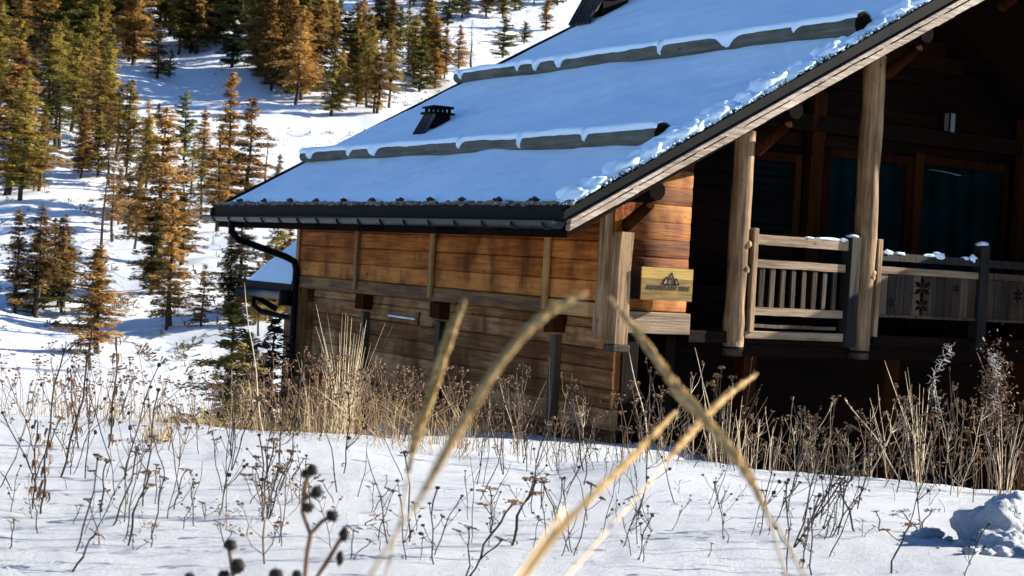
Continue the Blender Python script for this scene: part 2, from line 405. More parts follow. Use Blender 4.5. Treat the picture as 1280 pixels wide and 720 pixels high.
# eave: fascia, gutter, brackets, grit line, snow studs
for side in (0, 1):
    ex = XE if side == 0 else XR2; sg = -1 if side == 0 else 1; ez = zt(XE)
    mb = MB()
    for i in range(5):
        y0 = YN+(YF-YN)*i/5; y1 = YN+(YF-YN)*(i+1)/5
        xa, xb = sorted((ex+sg*.03, ex+sg*.0)); mb.box(xa, xb, y0+.003, y1-.003, ez-.17, ez-.005, random.random())
    H(mb, 'fascia', 'metal', roof)
    mb = MB(); n = 9; Rg = .075; cx = ex+sg*(.035+Rg); cz = ez-.185
    for yy in (YN-.02, YF+.02):
        for rr in (Rg, Rg-.008):
            for k in range(n):
                th = math.pi+math.pi*k/(n-1)
                mb.v.append((cx+rr*math.cos(th), yy, cz+rr*math.sin(th)))
    for k in range(n-1):
        mb.face([k, k+1, 2*n+k+1, 2*n+k], .5, True); mb.face([n+k, 3*n+k, 3*n+k+1, n+k+1], .5, True)
    for e in (0, 2*n): mb.face([e+k for k in range(n)], .5)
    mb.tube([(cx-Rg, YN-.02, cz), (cx-Rg, YF+.02, cz)], .011, 6); mb.tube([(cx+Rg, YN-.02, cz), (cx+Rg, YF+.02, cz)], .011, 6)
    y = YN+.2
    while y < YF:
        mb.tube([(cx+(Rg+.006)*math.cos(math.pi+math.pi*k/6), y, cz+(Rg+.006)*math.sin(math.pi+math.pi*k/6)) for k in range(7)], .009, 4); y += .62
    H(mb, 'gutter', 'gutter', roof)
mb = MB(); random.seed(3)
for i in range(420):
    y = random.uniform(YN, YF); mb.blob((XE+random.uniform(-.02, .06), y, zt(XE)+random.uniform(-.01, .03)), (random.uniform(.02, .05), random.uniform(.03, .09), random.uniform(.012, .025)), random.random(), i, .5, 6, 4)
H(mb, 'grit_edge', 'grit', roof)
for y in [-.30, .46, 1.29, 2.05, 2.82, 3.61, 4.44, 5.30, 6.18, 7.1, 8.0]:
    mb = MB()
    for k in range(14):
        a = random.uniform(0, 6.3); l = random.uniform(.02, .06)
        c = Vector((XE+.08+random.uniform(-.03, .03), y+random.uniform(-.05, .05), zt(XE)+.05))
        mb.tube([c, c+Vector((math.cos(a)*l*.6, math.sin(a)*l*.8, l*.5))], [.018, .006], 4, random.random())
    mb.blob((XE+.09, y, zt(XE)+.07), (.03, .045, .025), .4, y, .6)
    H(mb, 'roof_tuft', 'sedum', roof)

# purlins carrying the overhang
for Xp, zz in ((.14, 0), (2.05, 0), (4.05, 0), (XR, 0)):
    mb = MB(); z1 = zt(Xp)-.39
    mb.tube([(Xp, YN+.38, z1-.15), (Xp, YN+.5, z1-.15), (Xp, 2.0, z1-.15)], [.11, .13, .13], 9, .4)
    H(mb, 'purlin', 'logend_gap')
    mb = MB(); mb.tube([(Xp, YN+.50, z1-.30), (Xp, -.05, z1-.60)], [.06, .08], 7, .5)
    
    H(mb, 'purlin_brace', 'redpost')

# side wall: upper cantilevered storey of boards
def boards(mb, x, th, y0, y1, z0, z1, hgt, jitter=.006, split=None):
    z = z0
    while z < z1-.02:
        hh = min(hgt*random.uniform(.9, 1.12), z1-z)
        cuts = [y0, y1] if not split else sorted([y0, y1]+[y0+(y1-y0)*random.random() for _ in range(split)])
        for a, b in zip(cuts, cuts[1:]):
            if b-a < .05: continue
            j = random.uniform(-jitter, jitter)
            n = len(mb.v); e = .014; tone = random.random()
            mb.v += [(x+j+e, a+.002, z+.003), (x+j, a+.002, z+e+.003), (x+j, a+.002, z+hh-e), (x+j+e, a+.002, z+hh-.002), (x+th, a+.002, z+hh-.002), (x+th, a+.002, z+.003)]
            mb.v += [(q[0], b-.002, q[2]) for q in mb.v[n:n+6]]
            for k in range(6): mb.face([n+k, n+(k+1) % 6, n+6+(k+1) % 6, n+6+k][::-1], tone)
            mb.face([n+k for k in range(6)], tone); mb.face([n+6+k for k in reversed(range(6))], tone)
        z += hh
random.seed(11)
zu = zt(0)-.40
mb = MB(); boards(mb, 0, .14, 0, 8.35, -.38, zu, .235, .009, 0); H(mb, 'upper_side_wall', 'orange')
mb = MB(); boards(mb, -.03, .18, 1.22, 8.38, -.57, -.38, .19, .0, 1); boards(mb, -.015, .16, .0, 1.16, -.57, -.38, .19, .0, 1); H(mb, 'sill_beam', 'sill')
mb = MB(); boards(mb, .20, .16, 0.02, 8.33, -3.6, -.575, .24, .008, 1); H(mb, 'lower_side_wall', 'grey')
mb = MB(); mb.box(-.035, .3, 8.36, 8.46, -3.6, zu, .2); H(mb, 'corner_board', 'batten', house, .01)
for y in (6.29, 4.02, 1.17):
    mb = MB(); mb.box(-.065, -.0315, y-.05, y+.05, -.52, zu, random.random(), .008); H(mb, 'batten', 'batten', house, .006)
    mb = MB(); mb.box(.03, .2, y-.13, y+.11, -.80, -.578, .9, .012); H(mb, 'beam_end', 'redpost', house, .015)
    mb = MB(); mb.box(.10, .196, y-.055, y+.055, -2.7, -.83, random.random(), .01); H(mb, 'lower_batten', 'slat', house, .006)
# dark stub beams between
mb = MB(); boards(mb, .1, .1, 8.46, 8.50, -2.7, 2.0, .25)
# far gable wall, right side wall, and inner shell so that no light gets in
def gable(mb, y0, y1, x0, x1, zlow, hgt=.22, cutX=None):
    z = zlow
    while z < zt(XR)-.4:
        hh = hgt
        # clip the course to the roof underside
        xa = max(x0, (z+hh*.8+.40-1.348)/.56); xb = min(x1, 2*XR-(z+hh*.8+.40-1.348)/.56)
        if xb-xa > .1:
            n = len(mb.v); t_ = random.random(); prof_ = []
            for q in range(6):
                th = -math.pi/2+math.pi*q/5; prof_.append((y0-.010*math.cos(th)+.010, z+hh/2+hh/2*math.sin(th)))
            prof_ += [(y1, z+hh), (y1, z)]
            for xx in (xa, xb): mb.v += [(xx, p[0], p[1]) for p in prof_]
            m_ = len(prof_)
            for k in range(m_): mb.face([n+k, n+(k+1) % m_, n+m_+(k+1) % m_, n+m_+k], t_, k < 5)
            mb.face([n+k for k in reversed(range(m_))], t_); mb.face([n+m_+k for k in range(m_)], t_)
        z += hh
mb = MB(); gable(mb, 0.0, .16, .16, 1.17, -.46, .205)
H(mb, 'gable_log_wall', 'logs')
mb = MB(); mb.box(-.03, 1.2, -.06, .16, -.72, -.47, .8, .004); H(mb, 'gable_floor_beam', 'rail', house, .012)
mb = MB(); mb.box(1.04, 1.18, .17, 2.2, -2.7, zt(1.04)-.39, .3)
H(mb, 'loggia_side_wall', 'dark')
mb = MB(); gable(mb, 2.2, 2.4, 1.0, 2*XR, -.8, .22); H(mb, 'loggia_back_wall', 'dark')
mb = MB(); gable(mb, 8.34, 8.2, .16, 2*XR-.2, -2.7, .24); H(mb, 'far_gable_wall', 'grey')
mb = MB(); boards(mb, 2*XR-.1, .14, 0, 8.35, -2.7, zu, .24); H(mb, 'right_side_wall', 'grey')
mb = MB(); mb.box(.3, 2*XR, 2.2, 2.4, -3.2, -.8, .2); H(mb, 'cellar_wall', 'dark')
# front corner posts
mb = MB(); mb.box(-.13, -.02, -.14, -.02, -.80, zt(-.1)-.38, .55, .006); H(mb, 'corner_post', 'post', house, .012)
mb = MB()
pts = [(.06, -.22, -.84), (.06, -.22, -.4), (.055, -.21, 0), (.07, -.22, .42)]
for (a, b) in zip(pts, pts[1:]):
    wv = .085; mb.hexa([(a[0]-wv, a[1]-wv, a[2]), (a[0]+wv, a[1]-wv, a[2]), (a[0]+wv, a[1]+wv, a[2]), (a[0]-wv, a[1]+wv, a[2]),
                        (b[0]-wv, b[1]-wv, b[2]), (b[0]+wv, b[1]-wv, b[2]), (b[0]+wv, b[1]+wv, b[2]), (b[0]-wv, b[1]+wv, b[2])], .6)
H(mb, 'corner_post', 'post')
mb = MB(); mb.box(-.055, .17, -.32, -.1, -.93, -.845, .4, .008); H(mb, 'post_foot', 'slat', house, .012)
mb = MB(); n = 0      # diagonal bracket board between eave and post
mb.hexa([(-.02, -.16, .36), (.12, -.16, .40), (.12, -.10, .40), (-.02, -.10, .36), (-.02, -.16, .72), (.34, -.16, .98), (.34, -.10, .98), (-.02, -.10, .72)], .4)
H(mb, 'bracket_board', 'orange')
mb = MB(); mb.hexa([(-.34, -.06, -.50), (-.02, -.06, -.72), (-.02, .1, -.72), (-.34, .1, -.50), (-.34, -.06, -.46), (-.02, -.06, -.50), (-.02, .1, -.50), (-.34, .1, -.46)], .3)
# balcony --------------------------------------------------------------
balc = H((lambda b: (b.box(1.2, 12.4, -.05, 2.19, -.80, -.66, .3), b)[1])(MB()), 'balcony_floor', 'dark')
mb = MB(); mb.box(1.98, 3.75, -.11, -.055, -.735, -.64, .8, .006); H(mb, 'floor_beam', 'rail', balc, .01)
mb = MB(); mb.box(4.05, 12.3, -.11, -.055, -.735, -.64, .3, .006); H(mb, 'floor_beam', 'dark', balc, .01)  # shade beyond the lit run is put into a darker wood
mb = MB(); mb.box(1.99, 12.3, .0, .10, -.95, -.81, .2); H(mb, 'joist_beam', 'dark', balc)
def crooked(mb, X, Y, z0, z1, r, seed, n=9, tone=.6):
    pts = []; rad = []
    k = int((z1-z0)/.09)
    for i in range(k+1):
        z = z0+(z1-z0)*i/k
        pts.append((X+.022*mn.noise(Vector((seed, z*1.1, 0))), Y+.02*mn.noise(Vector((z*1.1, seed, 3))), z))
        kn = max(0, mn.noise(Vector((seed*2.3, z*2.8, 5))))
        rad.append(r*(1+.10*mn.noise(Vector((seed, z*2.0, 9)))+.28*kn*kn))
    mb.tube(pts, rad, n, tone)
for (X, r, z1, sd_) in ((1.88, .125, zt(1.88)-.68+0, 2.1), (3.88, .14, zt(3.88)-.68, 5.2)):
    mb = MB(); crooked(mb, X, -.02, -.84, z1, r, sd_, 12); 
    for (dz, dx) in ((.28, .02), (.58 if X < 3 else .33, .03)):
        mb.blob((X+dx+.04, -.02-r*.8, dz-.2), (.05, .035, .045), .9, dz*7, .5)
    p_ = H(mb, 'balcony_post', 'post')
    mb = MB(); mb.tube([(X, -.02, -.865), (X, -.02, -.84)], r*1.08, 14); H(mb, 'metal_collar', 'metal', p_)
    mb = MB(); mb.tube([(X, -.02, -.95), (X, -.02, -.866)], r*.95, 12); H(mb, 'post_foot', 'slat', p_)
for X, w_, z0, z1, mat in ((2.05, .035, -.66, .58, 'post'), (4.05, .035, -.66, .56, 'post')):
    mb = MB(); mb.box(X-w_, X+w_, -.14, -.07, z0, z1, .7, .006); H(mb, 'rail_post', mat, balc, .008)
for X, w_, z0, z1 in ((3.62, .085, -.80, .56), (5.90, .08, -.80, .58), (8.0, .08, -.8, .58), (10.1, .08, -.8, .58)):
    mb = MB(); mb.box(X-w_, X+w_, -.16, .0, z0, z1, .5, .008); H(mb, 'rail_post', 'bluepost', balc, .012)
def rail(x0, x1, z0, z1, mat, name, yy=-.12, th=.055, tone=.7):
    mb = MB(); n = 8
    for i in range(n):
        a = x0+(x1-x0)*i/n; b = x0+(x1-x0)*(i+1)/n; j0 = .006*mn.noise(Vector((a*3, z0*5, 1))); j1 = .006*mn.noise(Vector((b*3, z0*5, 1)))
        mb.hexa([(a, yy, z0+j0), (b, yy, z0+j1), (b, yy+th, z0+j1), (a, yy+th, z0+j0), (a, yy, z1+j0), (b, yy, z1+j1), (b, yy+th, z1+j1), (a, yy+th, z1+j0)], tone)
    return H(mb, name, mat, balc)
rail(2.09, 3.53, .39, .51, 'rail', 'top_rail'); rail(2.09, 3.50, .12, .215, 'rail', 'middle_rail'); rail(2.09, 3.50, -.45, -.355, 'rail', 'lower_rail')
rail(2.09, 3.4, -.60, -.56, 'slat', 'toe_rail')
rail(4.09, 5.82, .30, .40, 'bluepost', 'top_rail'); rail(4.09, 5.82, .14, .225, 'rail', 'middle_rail'); rail(4.09, 5.82, -.41, -.375, 'slat', 'lower_rail')
for a, b in ((5.99, 7.91), (8.09, 10.0), (10.19, 12.2)):
    rail(a, b, .30, .40, 'bluepost', 'top_rail'); rail(a, b, .14, .225, 'slat', 'middle_rail'); rail(a, b, -.41, -.375, 'slat', 'lower_rail')
for i in range(8):
    X = 2.20+i*.165; mb = MB(); mb.box(X-.034, X+.034, -.105, -.075, -.355, .12, random.random(), .005); H(mb, 'baluster', 'slat', balc, .004)
for a, b in ((4.10, 5.81), (6.0, 7.9), (8.1, 10.0), (10.2, 12.2)):
    k = int((b-a)/.142)
    for i in range(k):
        mb = MB(); x0 = a+(b-a)*i/k; x1 = a+(b-a)*(i+1)/k
        mb.box(x0+.004, x1-.004, -.10, -.078, -.372, .137, random.random(), .003); H(mb, 'balustrade_board', 'slat', balc, .003)
def star(mb, X, Z, r, petals, wd):
    for k in range(petals):
        th = math.pi/2+2*math.pi*k/petals; d = Vector((math.cos(th), 0, math.sin(th))); s_ = Vector((-d.z, 0, d.x))
        c = Vector((X, -.1035, Z)); pts = [c+d*r*.06, c+d*r*.55+s_*wd, c+d*r, c+d*r*.55-s_*wd]
        n = len(mb.v); mb.v += [tuple(p) for p in pts]; mb.v += [tuple(p+Vector((0, .002, 0))) for p in pts]
        mb.face([n, n+1, n+2, n+3]); mb.face([n+7, n+6, n+5, n+4])
        for q in range(4): mb.face([n+q, n+4+q, n+4+(q+1) % 4, n+(q+1) % 4])
for (x, z, r, pt, wd) in ((4.30, -.22, .085, 6, .012), (4.84, -.02, .16, 6, .036), (4.84, -.24, .13, 6, .03), (5.45, .0, .07, 6, .015), (6.6, -.05, .1, 6, .02), (7.2, -.1, .15, 6, .03)):
    mb = MB(); star(mb, x, z, r, pt, wd); H(mb, 'dark_star_patch', 'logend_gap', balc)  # shade of the openings painted as dark sheets on the boards
# windows in the loggia back wall
def window(x0, x1, z0, z1, louvre=False, cols=('redpost', 'curtain')):
    mb = MB(); f = .12; y0, y1 = 2.10, 2.2
    for q in ((x0-f, x0, z0-f, z1+f), (x1, x1+f, z0-f, z1+f)): mb.box(q[0], q[1], y0, y1, q[2], q[3], random.random(), .003)
    mb.box(x0+.001, x1-.001, y0+.004, y1, z1, z1+f, .5); mb.box(x0+.001, x1-.001, y0+.004, y1, z0-f, z0, .5)
    w_ = H(mb, 'window', cols[0])
    mb = MB()
    if louvre:
        k = 9
        for i in range(k):
            z = z0+(z1-z0)*(i+.5)/k; mb.hexa([(x0, y0+.02, z-.03), (x1, y0+.02, z-.03), (x1, y0+.035, z-.03), (x0, y0+.035, z-.03), (x0, y0+.06, z+.03), (x1, y0+.06, z+.03), (x1, y0+.075, z+.03), (x0, y0+.075, z+.03)], random.random())
        H(mb, 'shutter', 'curtain', w_)
    else:
        k = 30; n = len(mb.v)
        for i in range(k+1):
            x = x0+(x1-x0)*i/k; yy = y1-.025+.014*math.sin(i*1.3)+.006*math.sin(i*.37)
            mb.v += [(x, yy, z0), (x, yy, z1)]
        for i in range(k): mb.face([n+2*i, n+2*i+2, n+2*i+3, n+2*i+1], .5+.4*math.sin(i*.9), True)
        H(mb, 'curtain', 'curtain', w_)
    return w_
window(3.78, 4.52, .62, 1.60, True)
window(5.15, 6.62, -.62, 1.74); window(6.92, 8.60, -.62, 1.78); window(9.1, 10.6, -.62, 1.78)
mb = MB(); mb.box(6.70, 6.86, 2.02, 2.09, -.62, 1.92, .9); H(mb, 'door_jamb', 'redpost')
for X in (4.80, 8.95):
    mb = MB(); mb.box(X-.12, X+.12, 1.98, 2.12, -.66, 2.6, .9, .005); H(mb, 'loggia_post', 'redpost', house, .01)
mb = MB(); mb.box(3.2, 11, 1.98, 2.12, 2.05, 2.28, .6, .005); H(mb, 'lintel', 'darkz', house, .01)
mb = MB(); mb.tube([(6.97, 2.03, 1.70), (7.3, 2.03, 1.69), (7.62, 2.03, 1.66)], .009, 5); H(mb, 'curtain_rail', 'lampglass')
for X in (2.6, 5.0, 7.6, 10.2):
    mb = MB(); mb.box(X-.11, X+.11, .5, .7, -3.2, -.80, .9, .01); H(mb, 'cellar_post', 'redpost', house, .01)
mb = MB(); mb.box(.3, .52, .0, .16, -2.9, -.73, .3, .01); H(mb, 'cellar_post', 'darkz', house, .01)
# wall bracket and cable on the side wall
mb = MB(); mb.tube([(.17, 5.6, -.845), (.165, 4.78, -.85)], .017, 6, .9); br = H(mb, 'wall_bracket', 'steel')
mb = MB(); mb.tube([(.15, 4.62, -.74), (.14, 4.63, -.83), (.15, 4.65, -.92)], .014, 6); H(mb, 'bracket_arm', 'bluepost', br)
mb = MB(); mb.tube([(.16, 4.63, -.93), (.15, 4.5, -.96), (.16, 4.3, -.93), (.17, 4.1, -.86), (.18, 4.0, -.84)], .006, 4); H(mb, 'cable', 'bluepost', br)
# downpipe
mb = MB()
pp = [(-1.32, 7.95, .42), (-1.32, 7.95, .22), (-1.2, 7.98, .12), (-.3, 8.25, -.10), (-.12, 8.30, -.17), (-.07, 8.33, -.30), (-.07, 8.33, -3.6)]
mb.tube(pp, .052, 10, .5)
for z in (-.5, -1.6): mb.tube([(-.07, 8.33, z-.02), (-.07, 8.33, z+.02)], .064, 10)
H(mb, 'downpipe', 'pipe')
mb = MB(); mb.tube([(-.22, 8.36, -.86), (-.22, 8.36, -.62)], .10, 10); mb.tube([(-.07, 8.36, -.74), (-.2, 8.36, -.74)], .05, 8); H(mb, 'vent_duct', 'pipe')

# snow guard logs with their snow caps
def guard(x0, y0, y1, r, drips, seed):
    mb = MB(); n = 24
    zc = zt(x0)+.075
    pts = [(x0, y0+(y1-y0)*i/n, zc+.012*mn.noise(Vector((i*.4, seed, 0)))) for i in range(n+1)]
    rad = [r*(1.10-.30*i/n)*(1+.05*mn.noise(Vector((i*.6, seed, 4)))) for i in range(n+1)]
    mb.tube(pts, rad, 14, .5)
    g = H(mb, 'snow_guard_log', 'log', roof)
    mb = MB(); mb.tube([(x0, y0-.02, zc), (x0, y0-.004, zc)], rad[0]*1.03, 14); H(mb, 'log_end', 'logend_gap', g)
    # snow lying on the log: a cap that also runs back to the uphill snow
    s = MB(); NI, NJ = 150, 12
    for i in range(NI+1):
        y = y0-.01+(y1-y0+.02)*i/NI; rr = r*(1.10-.30*i/NI)
        d = 0
        for q, w_ in drips: d = max(d, math.exp(-((y-q)/w_)**2))
        lo = .52+.26*mn.noise(Vector((y*1.1, seed, 1)))+.10*mn.noise(Vector((y*4.2, seed, 1)))+.05*mn.noise(Vector((y*9, seed, 1)))
        end = min(1, max(0, (y-y0+.02)/.12))
        th_lo = lo*(1-d)+(-.75)*d if y > y0+.2 else .62
        for j in range(NJ+1):
            th = th_lo+(2.75-th_lo)*j/NJ           # from downhill side over the top to the uphill side
            thick = (.022+.022*math.sin(min(1, j/3)*math.pi/2)+.02*mn.noise(Vector((y*1.7, seed, j*.2))))*(0.55+.45*end)
            if j == 0: thick = .002
            k = rr+thick
            s.v.append((x0-k*math.cos(th)*1.0, y, zc+k*math.sin(th) if th < 1.57 else zc+k*math.sin(th)*(1)+0))
    for i in range(NI):
        for j in range(NJ): s.face([i*(NJ+1)+j, i*(NJ+1)+j+1, (i+1)*(NJ+1)+j+1, (i+1)*(NJ+1)+j], .5, True)
    return s
SN = MB()
def addmb(a, b):
    n = len(a.v); a.v += b.v; a.f += [[i+n for i in f] for f in b.f]; a.t += b.t; a.sm += b.sm
def D(pxs, X):      # drip positions along the log read off the photo, as distances along the eave
    o = []
    for x in pxs: o.append(x)
    return o
addmb(SN, guard(.12, -.78, 8.68, .108, [(8.3, .10), (6.9, .05), (6.1, .13), (3.55, .035), (2.05, .03), (.62, .03)], 1))
addmb(SN, guard(2.86, -.86, 8.78, .118, [(8.55, .05), (6.75, .04), (6.2, .07), (5.55, .09), (3.0, .04), (1.55, .16), (.20, .03)], 2))
# snow sheet on the roof
def snow_sheet(X0, X1, Ya, Yb, zf, nx, ny, thick, ragged=True, seed=0, eave=True):
    s = MB()
    for i in range(nx+1):
        u = i/nx; X = X0+(X1-X0)*u
        for j in range(ny+1):
            v = j/ny
            ya = Ya+(.035+.13*abs(mn.noise(Vector((X*1.3, seed, .5))))+.05*mn.noise(Vector((X*4, seed, .5))) if ragged else 0)
            Y = ya+(Yb-ya)*v
            eN = min(1, (Y-ya)/.16); eF = min(1, (Yb-Y)/.25); eE = min(1, (abs(X-X0))/.35) if eave else 1
            t = thick*math.sqrt(max(0, min(eN, 1)))*math.sqrt(max(0, eF))*(.25+.75*math.sqrt(max(0, eE)))
            nz = .085*mn.noise(Vector((X*.7, Y*.55, seed)))+.018*mn.noise(Vector((X*2.6, Y*2.0, seed)))+.006*mn.noise(Vector((X*7, Y*7, seed)))
            rib = .012*math.exp(-(((Y*1.18) % 1-.5)/.12)**2)*max(0, 1-abs(X-X0)/1.4)
            k = min(eN, eF)
            s.v.append((X, Y, zf(X)-.10+t+(nz+rib)*k))
    for i in range(nx):
        for j in range(ny):
            a = i*(ny+1)+j; s.face([a, a+ny+1, a+ny+2, a+1], .5, True)
    return s
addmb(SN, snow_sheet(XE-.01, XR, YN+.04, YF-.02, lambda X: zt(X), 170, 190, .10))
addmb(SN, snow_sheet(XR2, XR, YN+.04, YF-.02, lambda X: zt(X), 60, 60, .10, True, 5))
# clumps caught along the near verge
def sblob(X, Y, Z, r, amp, seed, nu, nv, fr):
    n = len(SN.v); SN.blob((X, Y, Z), r, .5, seed, amp, nu, nv, fr)
    SN.v[n:] = [(a, b, c+.56*(a-X)+.03*mn.noise(Vector((a*9, b*9, seed)))) for a, b, c in SN.v[n:]]     # lies along the slope
random.seed(5)
for (X, sz) in ((-1.0, .26), (-.45, .30), (-.12, .25), (.22, .27), (.45, .22), (.70, .25), (1.12, .17), (1.45, .26), (1.85, .17), (2.32, .19), (2.55, .12), (3.0, .15), (3.35, .26), (3.7, .22), (4.1, .2), (4.6, .2)):
    sblob(X, YN+.20, zt(X)+.0, (sz*1.0, .19, sz*.46), .5, X*5, 36, 22, 1.9)
    for k in range(4): xx = X+random.uniform(-.35, .35); sblob(xx, YN+random.uniform(.10, .22), zt(xx)-.02, (random.uniform(.08, .20), .09, random.uniform(.03, .07)), .5, k+X, 20, 12, 1.8)
X = XE
while X < 5.4:      # thin soft broken rim
    if mn.noise(Vector((X*1.9, 3, 0))) > -.22:
        sblob(X, YN+.12+.04*mn.noise(Vector((X*4, 0, 0))), zt(X)-.02, (.10, .07, .025+.025*abs(mn.noise(Vector((X*3, 1, 0))))), .6, X*9, 16, 10, 2)
    X += random.uniform(.03, .09)
for k in range(900):
    X = random.uniform(XE, 5.2); s_ = random.uniform(.005, .015)
    SN.blob((X, YN+random.uniform(-.01, .10), zt(X)-.02+random.uniform(-.01, .03)), (s_*1.5, s_, s_), .5, k, .5, 6, 4, 2)
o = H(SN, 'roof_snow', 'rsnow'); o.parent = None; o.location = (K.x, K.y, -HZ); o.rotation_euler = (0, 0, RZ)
tag(o, 'smooth layer of blue shaded snow lying on the chalet roof and its logs', 'snow', None, 'stuff')
mb = MB(); random.seed(9)
for k in range(800):     # dry tufts and gravel along the verge
    X = random.uniform(XE, 5.4); c = Vector((X, YN+random.uniform(-.02, .14), zt(X)-.03))
    if mn.noise(Vector((X*2.6, 0, 0))) < -.15: continue
    a = random.uniform(0, 6.3); l = random.uniform(.015, .05)
    mb.tube([c, c+Vector((math.cos(a)*l*.7, math.sin(a)*l*.4, l))], [.012, .004], 4, random.random())
H(mb, 'verge_tufts', 'sedum', roof)

# roof vents of charred wood
def roof_vent(X, Y, sc, name):
    z = zt(X); par = MB()
    par.box(X-.26*sc, X+.26*sc, Y-.30*sc, Y+.30*sc, z-.2*sc, z+.32*sc, .3, .01)
    par.box(X-.34*sc, X+.34*sc, Y-.40*sc, Y+.40*sc, z+.32*sc, z+.37*sc, .3, .01)
    v = H(par, name, 'char', roof)
    mb = MB(); mb.box(X-.32*sc, X+.32*sc, Y-.36*sc, Y+.36*sc, z+.50*sc, z+.54*sc, .3, .01); H(mb, 'vent_cap', 'char', v)
    for a in (-.22, -.07, .08, .23):
        for b in (-.26, .26):
            mb = MB(); mb.box(X+a*sc-.02, X+a*sc+.02, Y+b*sc-.02, Y+b*sc+.02, z+.372*sc, z+.50*sc, .3); H(mb, 'cap_post', 'char', v)
    for k in range(6):
        yy = Y+(-.28+.56*k/5)*sc
        mb = MB(); mb.tube([(X-.24*sc, yy, z+.30*sc), (X-.55*sc, yy+.02, z-.28*sc)], .05*sc, 7, random.random()); H(mb, 'flared_pole', 'pole', v)
roof_vent(1.08, 6.15, .52, 'roof_vent')
roof_vent(5.45, 8.35, .95, 'chimney')

# annex with its own lower snowy roof behind the chalet
ann = empty('annex', (K.x, K.y, -HZ), RZ); tag(ann, 'low timber annex with a small snowy roof behind the chalet\'s left corner', 'annex')
za = lambda X: -.50+.80*X
def HA(mb, name, mat, par=None, bevel=0): return mb.build(name, mat, par or ann, OFF, bevel)
mb = MB(); mb.hexa([(-.0, 8.6, za(0)-.30), (2.4, 8.6, za(2.4)-.30), (2.4, 10.5, za(2.4)-.30), (0, 10.5, za(0)-.30), (0, 8.6, za(0)-.08), (2.4, 8.6, za(2.4)-.08), (2.4, 10.5, za(2.4)-.08), (0, 10.5, za(0)-.08)], .3)
ar = HA(mb, 'roof', 'soffit')
mb = MB(); mb.box(-.035, -.005, 8.6, 10.52, -.70, -.53, .4); HA(mb, 'fascia', 'metal', ar)
mb = MB(); mb.tube([(-.09, 8.62, -.72), (-.09, 10.55, -.72)], .065, 10); HA(mb, 'gutter', 'gutter', ar)
mb = MB(); mb.tube([(-.09, 9.9, -.76), (-.09, 9.9, -.92), (.0, 9.8, -1.02), (.35, 9.4, -1.10)], .045, 8); HA(mb, 'downpipe', 'pipe')
mb = MB(); boards(mb, .6, .1, 8.6, 10.2, -2.9, -.3, .25); HA(mb, 'wall', 'grey')
mb = MB(); mb.tube([(.0, 10.45, -.72), (.5, 10.3, -1.0)], .05, 6); HA(mb, 'eave_brace', 'dark')
s = snow_sheet(-.02, 2.4, 8.62, 10.5, lambda X: za(X)+.04, 30, 30, .12, False, 3)
o = s.build('annex_snow', 'rsnow', None, OFF); o.location = (K.x, K.y, -HZ); o.rotation_euler = (0, 0, RZ)
tag(o, 'patch of snow on the small annex roof left of the chalet', 'snow', None, 'stuff')

# sign box
Ys = -.34; sx0, sx1, sz0, sz1 = .265, .985, -.325, .045
sg = empty('wall_sign', hw(sx0, Ys, sz0), RZ); tag(sg, 'wooden box sign with mountain logo and dark lettering on the chalet gable', 'sign')
def S(mb, name, mat, bevel=0): return mb.build(name, mat, sg, (-sx0, -Ys, -sz0), bevel)
mb = MB(); mb.box(sx0, sx1, Ys+.02, -.07, sz0, sz1, .3); S(mb, 'sign_case', 'signdark', .004)
mb = MB()
for k in range(3): mb.box(sx0, sx1, Ys, Ys+.018, sz0+(sz1-sz0)*k/3+.0006, sz0+(sz1-sz0)*(k+1)/3-.0006, random.random())
S(mb, 'sign_panel', 'signface')
lg = MB(); cx, cz = .68, -.09; yy = Ys-.004
def stroke(pts, wd):
    for a, b in zip(pts, pts[1:]):
        lg.tube([(a[0], yy, a[1]), (b[0], yy, b[1])], wd, 4, .5, True, False)
T3 = [(cx-.060, cz-.045), (cx-.012, cz+.075), (cx+.012, cz+.060), (cx+.060, cz-.045)]
stroke([(cx-.06, cz-.045), (cx, cz+.085), (cx+.06, cz-.045)], .0075)
stroke([(cx-.115, cz-.045), (cx-.068, cz+.035), (cx-.045, cz-.005)], .007)
stroke([(cx+.105, cz-.045), (cx+.068, cz+.022), (cx+.05, cz-.008)], .007)
stroke([(cx-.12, cz-.048), (cx+.11, cz-.048)], .007)
stroke([(cx-.03, cz+.022), (cx-.005, cz+.012), (cx+.008, cz+.03), (cx+.028, cz+.015)], .005)
S(lg, 'mountain_logo', 'ink')
pk = MB()
for tri in (((cx-.105, cz-.043), (cx-.068, cz+.028), (cx-.055, cz-.043)), ((cx+.06, cz-.043), (cx+.068, cz+.015), (cx+.095, cz-.043)), ((cx-.025, cz+.028), (cx, cz+.072), (cx+.022, cz+.02))):
    pk.tri(*[(a, Ys-.002, b) for a, b in tri])
S(pk, 'logo_fill', 'pink')
cu = bpy.data.curves.new('lettering', 'FONT'); cu.body = 'MOUNTAIN SIDE'; cu.size = .072; cu.extrude = .002; cu.space_character = 1.22; cu.align_x = 'CENTER'; cu.offset = .0012
to = bpy.data.objects.new('t', cu); C.objects.link(to)
dg = bpy.context.evaluated_depsgraph_get(); me = bpy.data.meshes.new_from_object(to.evaluated_get(dg)); bpy.data.objects.remove(to)
me.materials.clear(); me.materials.append(M['ink'])
lt = bpy.data.objects.new('lettering', me); C.objects.link(lt); lt.parent = sg
wdt = max(v.co.x for v in me.vertices)-min(v.co.x for v in me.vertices)
lt.scale = (.60/wdt, 1, 1); lt.rotation_euler = (R_(90), 0, 0); lt.location = (.645-sx0, -.004, -.205-sz0)
